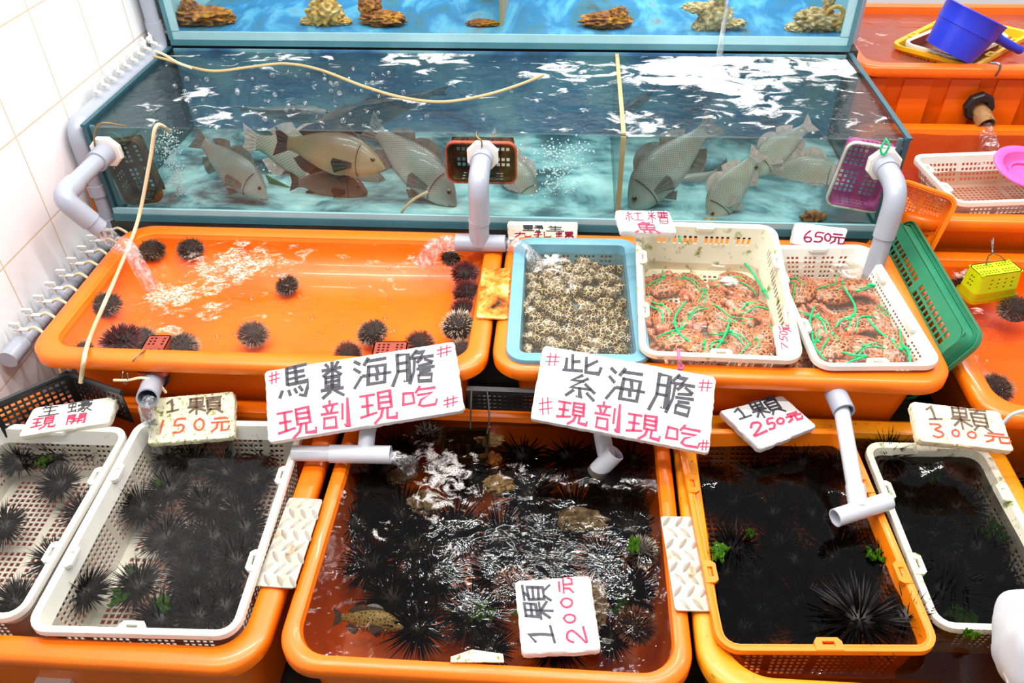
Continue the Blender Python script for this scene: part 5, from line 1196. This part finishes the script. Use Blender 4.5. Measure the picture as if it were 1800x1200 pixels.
# snails in the blue basket
SN = [snail_proto('snail', M['snail'], 1), snail_proto('snail', M['snail_pale'], 2)]
cor = pxs([(926, 438), (1093, 440), (1112, 615), (916, 608)], .53)
cnt = 0
for lay, zz in ((0, .494), (1, .507), (2, .518)):
    nx, ny = 10, (10, 9, 8)[lay]
    for i in range(nx):
        for j in range(ny):
            if cnt >= 262: continue
            u = (i + .5 + rng.uniform(-.4, .4)) / nx; v = (j + .5 + rng.uniform(-.4, .4)) / ny
            p = cor[0].lerp(cor[1], u).lerp(cor[3].lerp(cor[2], u), v); p.z = zz + rng.uniform(-.004, .004) + .006 * v
            pale = rng.random() < (.55 if v < .5 else .22)
            place(SN[1 if pale else 0], pose(p, rng.uniform(0, 6.28), rng.uniform(-.5, .5), rng.uniform(-.5, .5), rng.uniform(1.05, 1.45)), 'netted black and cream snail heaped in the faded blue basket' if not pale else 'paler buff snail heaped in the faded blue basket', 'snail', 'snails in the blue basket' if not pale else 'paler snails in the blue basket'); cnt += 1
# crabs
CR = [crab_proto('crab', 3), crab_proto('crab', 8)]
def crab(i, px, py, z, rz, label, s=1.0, rx=0, ry=0):
    place(CR[i % 2], pose(at(px, py, z), rz, rx, ry, s), label, 'crab', None)
L6 = [(1168, 508, .515, .4, 'back left corner'), (1172, 560, .520, 1.5, 'against its left wall'), (1215, 553, .505, 3.3, 'left of centre'), (1300, 500, .515, 2.4, 'back right, under the white splash'), (1248, 530, .500, .9, 'centre, under the ripples'), (1325, 545, .520, 2.9, 'right side with the long cord'), (1195, 600, .524, .2, 'front left corner'), (1268, 570, .518, 5.2, 'centre front, broad orange back'), (1300, 595, .522, 1.9, 'front, dark claw up'), (1240, 612, .526, 3.6, 'front edge, middle'), (1345, 590, .518, 4.2, 'right wall beside the leaning tag'), (1330, 622, .522, .8, 'front right corner'), (1215, 500, .498, 2.0, 'back, half hidden by foam')]
for i, (x, y, zz, rz, w) in enumerate(L6): crab(i, x, y, zz, rz, 'netted crab with green twine, algae-stained basket, ' + w, .98, rng.uniform(-.25, .25), rng.uniform(-.2, .2))
L7 = [(1410, 512, .510, 1.2, 'left wall, at the back'), (1532, 512, .515, 2.6, 'back right, under the pipe mouth'), (1468, 520, .502, .2, 'back, blurred by ripples'), (1447, 575, .518, 1.5, 'left, broad striped back'), (1498, 566, .520, 3.4, 'centre, pinkish shell'), (1552, 570, .512, 5.0, 'right side'), (1470, 612, .522, .9, 'front left'), (1520, 612, .518, 2.9, 'front, under the knotted cord'), (1565, 610, .522, 4.4, 'front right corner'), (1428, 622, .516, .1, 'front left corner, dark legs')]
for i, (x, y, zz, rz, w) in enumerate(L7): crab(i + 1, x, y, zz, rz, 'netted crab with green twine, 650 board basket, ' + w, 1.0, rng.uniform(-.25, .25), rng.uniform(-.2, .2))
def cord(pts, z, label, m='green_cord', r=.0028):
    P = [at(x, y, z + dz) for x, y, dz in pts]; b = MB(); b.tube(smooth_path(P, 6), r, 6); k = len(P) // 2; b.ico(P[k], r * 2.1, 1); o = b.build('twine', M[m], None, P[0]); tag(o, label, 'cord')
cord([(1196, 396, .055), (1195, 425, .03), (1188, 445, .01), (1160, 448, .005), (1140, 454, 0)], .545, 'green twine trailing at the back of the algae-stained basket')
cord([(1300, 452, 0), (1320, 475, .004), (1342, 510, .006), (1352, 525, .006), (1375, 550, 0)], .545, 'green twine across the right of the algae-stained basket')
cord([(1205, 530, 0), (1190, 550, .004), (1186, 568, .006), (1196, 588, .003), (1216, 602, 0)], .545, 'knotted green twine across the left of the algae-stained basket')
cord([(1283, 560, 0), (1278, 580, .004), (1268, 600, .004), (1256, 615, 0)], .545, 'green twine near the front of the algae-stained basket')
cord([(1483, 504, 0), (1502, 535, .004), (1500, 555, .006), (1480, 562, .003), (1468, 576, 0)], .540, 'green twine curling in the middle of the basket under the 650 board')
cord([(1522, 556, 0), (1545, 582, .004), (1570, 600, .003), (1595, 615, .004), (1600, 640, 0)], .540, 'long green twine to the front right of the basket under the 650 board')
cord([(1432, 538, 0), (1424, 560, .004), (1427, 585, .006), (1432, 610, .003), (1450, 632, 0)], .540, 'green twine down the left of the basket under the 650 board')
cord([(1473, 616, 0), (1500, 624, .004), (1520, 626, .004), (1498, 634, .003), (1480, 640, 0)], .540, 'short knotted green twine at the front of the basket under the 650 board')
cord([(1525, 498, 0), (1555, 508, .004), (1570, 525, .006), (1592, 533, .01)], .545, 'green twine hooked to the right wall of the basket under the 650 board')
cord([(1192, 614, .065), (1194, 632, .062), (1197, 645, .035), (1186, 652, .025)], .55, 'pink twine tied round the front rim of the algae-stained basket', 'pink_cord', .004)

# fish
FG = fish_proto('fish', M['fish_grey'], M['fin_grey'], .17, 1, .12)
FB = fish_proto('fish', M['fish_brown'], M['fin_dark'], .175, 2, .06)
FD = fish_proto('fish', M['fish_dark'], M['fin_dark'], .20, 3, -.1)
FP = fish_proto('fish', M['fish_pale'], M['fin_pale'], .18, 4, .1)
def fish(proto, tail, head, y0, y1, label, up=(0, 0, 1), fat=1):
    a, e = aty(*tail, y0), aty(*head, y1); X = e - a; L = X.length; X.normalize(); Z = Vector(up); Z = (Z - X * Z.dot(X)).normalized(); Y = Z.cross(X); s = L / .415; c = a.lerp(e, .566)
    Mx = Matrix(((X.x * s, Y.x * s, Z.x * s * fat * .98, c.x), (X.y * s, Y.y * s, Z.y * s * fat * .98, c.y), (X.z * s, Y.z * s, Z.z * s * fat * .98, c.z), (0, 0, 0, 1)))
    place(proto, Mx, label, 'fish')
tl = (0, .4, 1)
fish(FG, (308, 232), (474, 342), 2.30, 2.20, 'silver-grey fish nosing down at the left of the tank', tl)
fish(FB, (452, 248), (678, 287), 2.26, 2.22, 'large scaly brown fish swimming right in the left half of the tank', tl)
fish(FP, (388, 244), (640, 300), 2.42, 2.40, 'pale fish whose tail shows behind the large brown fish', tl)
fish(FD, (500, 318), (646, 332), 2.31, 2.27, 'dark stout fish below the large brown fish', tl)
fish(FG, (560, 285), (692, 338), 2.40, 2.36, 'grey-brown fish peering out behind the dark stout fish', tl)
fish(FG, (610, 206), (808, 352), 2.36, 2.22, 'long grey fish diving towards the red strainer', tl)
fish(FP, (838, 225), (946, 362), 2.42, 2.30, 'pale olive fish diving behind the red strainer', tl)
fish(FG, (400, 214), (580, 196), 2.50, 2.54, 'added grey fish for a refracted image above the large brown fish', (0, -.8, .6))  # extra fish, stands in for the refracted image of one below
fish(FD, (820, 180), (555, 215), 2.62, 2.46, 'added dark fish for a refracted shape under the surface left of the red strainer', (0, -.8, .6))  # added body in place of a dark shape refracted at the surface
fish(FG, (1275, 195), (1100, 365), 2.36, 2.22, 'mottled grey fish diving left beside the glass divider', tl, 1.1)
fish(FG, (1300, 290), (1120, 372), 2.46, 2.38, 'grey fish low behind the mottled one by the divider', tl)
fish(FP, (1440, 205), (1318, 304), 2.36, 2.28, 'pale fish facing left high in the right half of the tank', tl, 1.1)
fish(FP, (1345, 250), (1243, 388), 2.30, 2.19, 'pale grey fish nose-down at the right half of the tank', tl, 1.15)
fish(FP, (1310, 300), (1490, 318), 2.46, 2.42, 'broad pale yellowish fish left of the pink strainer', tl, 1.25)
fish(FD, (1180, 150), (1080, 205), 2.62, 2.5, 'dark fish under the foam at the divider top', (0, -.8, .6))
fish(FG, (420, 372), (330, 330), 2.55, 2.55, 'dim greenish fish deep at the back left of the tank', tl)
fs = fish_proto('fish', M['fish_spot'], M['fin_grey'], .14, 6, .1)
a, e = at(565, 1088, .360), at(710, 1096, .366); X = (e - a); s = X.length / .415; X.normalize(); Z = Vector((-.05, -.62, .55)); Z = (Z - X * Z.dot(X)).normalized() * -1; Z = Vector((0, .75, .66)); Z = (Z - X * Z.dot(X)).normalized(); Y = Z.cross(X); c = a.lerp(e, .566)
place(fs, Matrix(((X.x * s, Y.x * s, Z.x * s, c.x), (X.y * s, Y.y * s, Z.y * s, c.y), (X.z * s, Y.z * s, Z.z * s, c.z), (0, 0, 0, 1))), 'small spotted olive fish at the front of the middle tub', 'fish')
# shells, stones and weed in the front middle tub
for px, py, zz, r, sc, m, lab, sd in ((748, 882, .335, .030, (1.3, 1, .5), 'shell', 'grey shell under the foam, left of centre in the front middle tub', 11), (876, 852, .335, .030, (1.2, .9, .5), 'coral', 'tan shell right of the foam patch in the front middle tub', 12), (1022, 915, .335, .036, (1.5, .9, .45), 'shell', 'large ridged shell left of the right steel plate', 13), (1045, 1065, .325, .036, (.7, 1.5, .5), 'shell', 'grey shell half hidden behind the 200 price board', 14), (862, 806, .340, .020, (1.2, 1, .5), 'orange_rock', 'rusty stone beside the sunken mesh basket', 15), (860, 772, .345, .022, (1.5, 1, .4), 'coral', 'pale shell by the hanging wires', 16), (700, 838, .335, .022, (1.3, 1, .5), 'shell', 'small shell under the gushing tee pipe', 17)):
    k = 'rock' if 'stone' in lab else 'shell'; blob(k, at(px, py, zz), r, sc, M[m], lab, k, .25, 30, sd, 3)
c = [at(792, 1154, .403), at(830, 1141, .408), at(884, 1149, .406), at(886, 1163, .403), at(792, 1163, .403)]
b = MB(); b.loft([[q - Vector((0, 0, .003)) for q in c], c], True, True, True); o = b.build('tile_piece', M['foam_green'], None, c[0], False); tag(o, 'greenish slab tip leaning on the front rim of the middle tub', 'slab')
def weed(px, py, z, r, label, seed, sx=1.4):
    r *= .62
    rr = random.Random(seed); b = MB()
    for k in range(7):
        c = at(px, py, z) + Vector((rr.uniform(-r, r) * sx * .8, rr.uniform(-r, r), rr.uniform(0, .006))); a0 = rr.uniform(0, 6.28); q = []
        for i in range(7):
            for j in range(4):
                f = i / 6 - .5; wv = (j / 3 - .5) * r * .8 * (1 - (2 * f) ** 2 * .6)
                p = Vector((f * r * 1.9, wv, .004 * math.sin(f * 14 + k) + .005 * math.sin(j * 2 + i)))
                q.append(c + Matrix.Rotation(a0, 3, 'Z') @ p)
        b.loft([[q[i * 4 + j] + Vector((0, 0, .0005)) for j in range(4)] + [q[i * 4 + j] - Vector((0, 0, .0005)) for j in (3, 2, 1, 0)] for i in range(7)], True, True, True)
    o = b.build('seaweed', M['weed'], None, at(px, py, z)); tag(o, label, 'seaweed')
for px, py, zz, r, lab in ((1119, 958, .405, .018, 'green weed draped on the whitish urchin by the right plate'), (922, 1088, .398, .018, 'bright green weed on the left edge of the 200 price board'), (1037, 1075, .399, .010, 'scrap of green weed on the right edge of the 200 price board'), (1085, 1068, .345, .022, 'dull green weed right of the 200 price board'), (850, 1075, .330, .03, 'dull green weed in the dark water left of the 200 price board'), (1268, 968, .402, .026, 'bright green weed on the wet urchin in the orange basket'), (1318, 938, .395, .010, 'little tuft of green weed near the left of the orange basket'), (1540, 975, .385, .018, 'green weed on the urchin at the orange basket right wall'), (232, 1000, .372, .014, 'green weed touching the ringed urchin in the white basket'), (215, 1050, .355, .022, 'green weed on the floor of the white basket, left of centre'), (285, 1065, .36, .02, 'green weed between the front urchins of the white basket'), (80, 812, .36, .018, 'green weed among the urchins of the far left basket'), (280, 850, .36, .018, 'green weed in the upper cluster of the white basket'), (1690, 1080, .36, .03, 'dull green weed in the front of the weathered white basket'), (1708, 1118, .412, .014, 'bright green weed on the front rim of the weathered white basket'), (1745, 935, .37, .025, 'green weed by the right wall of the weathered white basket'), (1640, 838, .36, .02, 'dull green weed left of the 300 board')):
    weed(px, py, zz, r, lab, int(px))
blob('coral', aty(1250, 396, 2.16), .024, (1.6, .9, .7), M['coral'], 'whitish coral lump on the tank floor behind the raised crab basket', 'coral', .5, 26, 41, 3)
blob('rock', aty(1428, 388, 2.18), .028, (1, .9, 1), M['orange_rock'], 'brown stone on the tank floor behind the 650 board', 'rock', .5, 26, 42, 3)
# white cloth at the right edge
b = MB(); c = at(1838, 1140, .47); rg = []
for i in range(30):
    f = i / 29; zz = -.10 + .25 * f; r = .070 * math.sin(PI * (.14 + .80 * f)) ** .7
    ring = []
    for k in range(48):
        a = 2 * PI * k / 48; q = Vector((math.cos(a), math.sin(a), 0)); fold = noise.noise(Vector((q.x * 1.3, q.y * 1.3, f * 1.6))) * .34 + noise.noise(Vector((q.x * 3.2, q.y * 3.2, f * 4 + 7))) * .10
        ring.append(c + Vector((r * q.x * (1 + fold), r * 1.35 * q.y * (1 + fold), zz + .02 * noise.noise(Vector((q.x * 2, q.y * 2, 4))))))
    rg.append(ring)
b.loft(rg, True, True, True)
fl = []
for i in range(9):
    f = i / 8; w = .020 * (1 - .5 * f); p = c + Vector((-.040 - .032 * f, -.030 - .01 * f, .004 - .040 * f * f)); fl.append([p + Vector((0, w, .003)), p + Vector((0, 0, .007 + .003 * math.sin(f * 5))), p + Vector((0, -w, .002)), p + Vector((0, -w, -.002)), p + Vector((0, 0, .001)), p + Vector((0, w, -.001))])
b.loft(fl, True, True, True)
o = b.build('white_cloth', M['cloth'], None, c - Vector((0, 0, .06))); tag(o, 'rounded white cloth bundle cut by the lower right picture edge', 'cloth')

# ------------------------------------------------------------ price boards
I = lambda x, y: (x, y)
Z = zoomed(440, 580, 4.5)
sign(Z, [(112, 325), (1612, 88), (1693, 635), (138, 890)], (640, 662, .572), 30, .022, M['foam_board'], 'large white board lettered 馬糞海膽 over 現剖現吃 between the left tubs', [
 ('grey-black lettering 馬糞海膽', M['marker_black'], .0078, [('馬', 205, 300, 270, -40, 18, 262), ('糞', 540, 268, 205, -30, 10, 285), ('海', 800, 235, 290, -40, 20, 240), ('膽', 1110, 188, 340, -45, 12, 262)]),
 ('pink-red lettering 現剖現吃', M['marker_red'], .0062, [('現', 195, 640, 300, -50, 22, 240), ('剖', 545, 568, 245, -35, 10, 240), ('現', 850, 502, 290, -42, 15, 258), ('吃', 1188, 462, 285, -42, 10, 180)]),
 ('small pink hash marks', M['marker_red'], .0034, [('#', 142, 335, 88, -15, 5, 95), ('#', 1470, 132, 120, -20, 5, 85), ('#', 1522, 530, 118, -20, 5, 88)])], roll=0)
Z = zoomed(900, 580, 4.5)
sign(Z, [(248, 118), (1615, 370), (1560, 978), (143, 700)], (1090, 680, .575), 30, .022, M['foam_board'], 'large white board lettered 紫海膽 over 現剖現吃 between the right tubs', [
 ('grey-black lettering 紫海膽', M['marker_black'], .0075, [('紫', 400, 175, 310, 55, -22, 345), ('海', 765, 275, 290, 52, -30, 280), ('膽', 1120, 318, 340, 60, -45, 315)]),
 ('pink-red lettering 現剖現吃', M['marker_red'], .0058, [('現', 360, 540, 245, 45, -25, 185), ('剖', 655, 552, 220, 40, -20, 235), ('現', 910, 636, 270, 50, -25, 205), ('吃', 1220, 720, 285, 52, -22, 175)]),
 ('small pink hash marks', M['marker_red'], .003, [('#', 270, 172, 112, 15, -8, 105), ('#', 205, 530, 110, 0, 10, 140), ('#', 1478, 382, 110, 15, -8, 95), ('#', 1490, 862, 72, 10, -5, 85)])])
Z = zoomed(0, 560, 4)
sign(Z, [(1082, 556), (1645, 508), (1646, 836), (1032, 884)], (335, 735, .440), 24, .022, M['foam_green'], 'algae-specked board lettered 1顆 150元 over the second white basket', [
 ('faded black lettering 1顆', M['marker_brown'], .0062, [('1', 1160, 572, 105, -12, -5, 95), ('顆', 1320, 560, 240, -18, 0, 118)]),
 ('orange-red lettering 150元', M['marker_orange'], .0056, [('|', 1095, 715, 80, -5, -5, 98), ('5', 1205, 702, 105, -8, -5, 108), ('0', 1355, 703, 95, -6, -4, 86), ('元', 1478, 690, 140, -10, -5, 115)])])
sign(Z, [(232, 626), (828, 542), (756, 734), (124, 832)], (115, 738, .445), 20, .024, M['foam_cream'], 'cream board lettered 生蠔 現開 resting on the far left basket', [
 ('black lettering 生蠔', M['marker_black'], .0034, [('生', 290, 612, 145, -20, -25, 85), ('蠔', 480, 585, 180, -25, -15, 88)]),
 ('red lettering 現開', M['marker_red'], .0040, [('現', 230, 700, 175, -22, -30, 88), ('開', 475, 678, 145, -18, -22, 72)])])
Z = zoomed(1220, 660, 6.4286)
sign(Z, [(285, 398), (1000, 218), (1397, 575), (745, 838)], (1340, 745, .455), 22, .026, M['foam_board'], 'white board lettered 1顆 250元 tilted cornerwise over the orange basket', [
 ('black lettering 1顆', M['marker_black'], .0056, [('1', 405, 385, 190, -45, 80, 125), ('顆', 590, 312, 310, -95, 130, 190)]),
 ('red lettering 250元', M['marker_red'], .0062, [('2', 600, 548, 170, -50, 70, 145), ('5', 785, 495, 105, -28, 55, 125), ('0', 915, 490, 105, -25, 15, 70), ('元', 1000, 442, 190, -50, 60, 100)])])
Z = zoomed(1560, 680, 7.5)
sign(Z, [(312, 186), (1490, 320), (1680, 850), (410, 712)], (1690, 790, .495), 22, .024, M['foam_yellow'], 'yellowed board lettered 1顆 300元 at the right over the weathered basket', [
 ('faded brown lettering 1顆', M['marker_brown'], .0052, [('1', 462, 238, 230, 22, 50, 195), ('顆', 800, 248, 500, 55, 70, 300)]),
 ('orange-red lettering 300元', M['marker_orange'], .0048, [('3', 530, 462, 200, 18, 35, 200), ('0', 828, 552, 130, 10, 10, 98), ('0', 1030, 578, 152, 12, 10, 92), ('元', 1235, 580, 370, 40, 40, 150)])])
Z = zoomed(600, 800, 3)
sign(Z, [(915, 660), (1310, 633), (1370, 1028), (953, 1048)], (1000, 1150, .417), 8, .022, M['foam_board'], 'white board lettered 1顆 200元 sideways, floating in the front middle tub', [
 ('grey-black lettering 1顆', M['marker_black'], .0056, [('1', 985, 1000, -12, -120, 155, 12), ('顆', 965, 862, -20, -180, 160, 5)]),
 ('pink-red lettering 200元', M['marker_red'], .0045, [('2', 1188, 1000, -8, -95, 112, -6), ('0', 1172, 892, -3, -62, 66, 0), ('0', 1156, 812, -3, -68, 66, 0), ('元', 1140, 738, -5, -88, 92, -8)])])
Z = zoomed(880, 360, 5)
sign(Z, [(56, 172), (678, 180), (672, 300), (66, 308)], (950, 402, .585), 74, .040, M['foam_cream'], 'thick board lettered 野生 over 九孔螺 standing behind the blue snail basket', [
 ('black lettering 野生', M['marker_black'], .0031, [('野', 190, 176, 190, 6, 5, 52), ('生', 400, 182, 160, 4, -2, 50)]),
 ('plum lettering 九孔螺', M['marker_plum'], .0030, [('九', 112, 234, 155, 2, 0, 52), ('孔', 285, 234, 160, 2, 0, 52), ('螺', 480, 236, 170, 2, 0, 50)])])
sign(Z, [(1005, 45), (1482, 52), (1552, 246), (1056, 230)], (1130, 404, .695), 24, .026, M['foam_board'], 'white board lettered 紅糟魚 leaning over the corner of the raised crab basket', [
 ('plum lettering 紅糟', M['marker_plum'], .0030, [('紅', 1090, 56, 155, 3, 5, 88), ('糟', 1282, 54, 190, 5, 12, 108)]),
 ('red lettering 魚', M['marker_red'], .0046, [('魚', 1160, 148, 230, 8, 20, 96)])])
Z = zoomed(1100, 380, 5.4545)
sign(Z, [(1640, 56), (2135, 118), (2080, 300), (1592, 268)], (1440, 415, .590), 52, .034, M['foam_board'], 'small white board lettered 650元 behind the right crab basket', [
 ('plum lettering 650元', M['marker_plum'], .0050, [('6', 1700, 128, 105, 12, -8, 118), ('5', 1795, 142, 110, 12, -8, 104), ('0', 1900, 158, 78, 8, -6, 78), ('元', 1960, 152, 150, 16, -14, 116)])])
Z = zoomed(1340, 430, 5.4545)
sign(Z, [(106, 766), (268, 770), (375, 1078), (160, 1078)], (1382, 600, .585), 40, .020, M['foam_board'], 'little white tag with faint red writing leaning in the raised crab basket', [
 ('thin red handwriting', M['marker_red'], .0026, [('7', 178, 1000, -6, -72, 70, 20), ('5', 165, 920, -8, -60, 80, 16), ('0', 165, 862, -4, -48, 80, 14), ('元', 160, 830, -20, -62, 130, 10)])])
done()
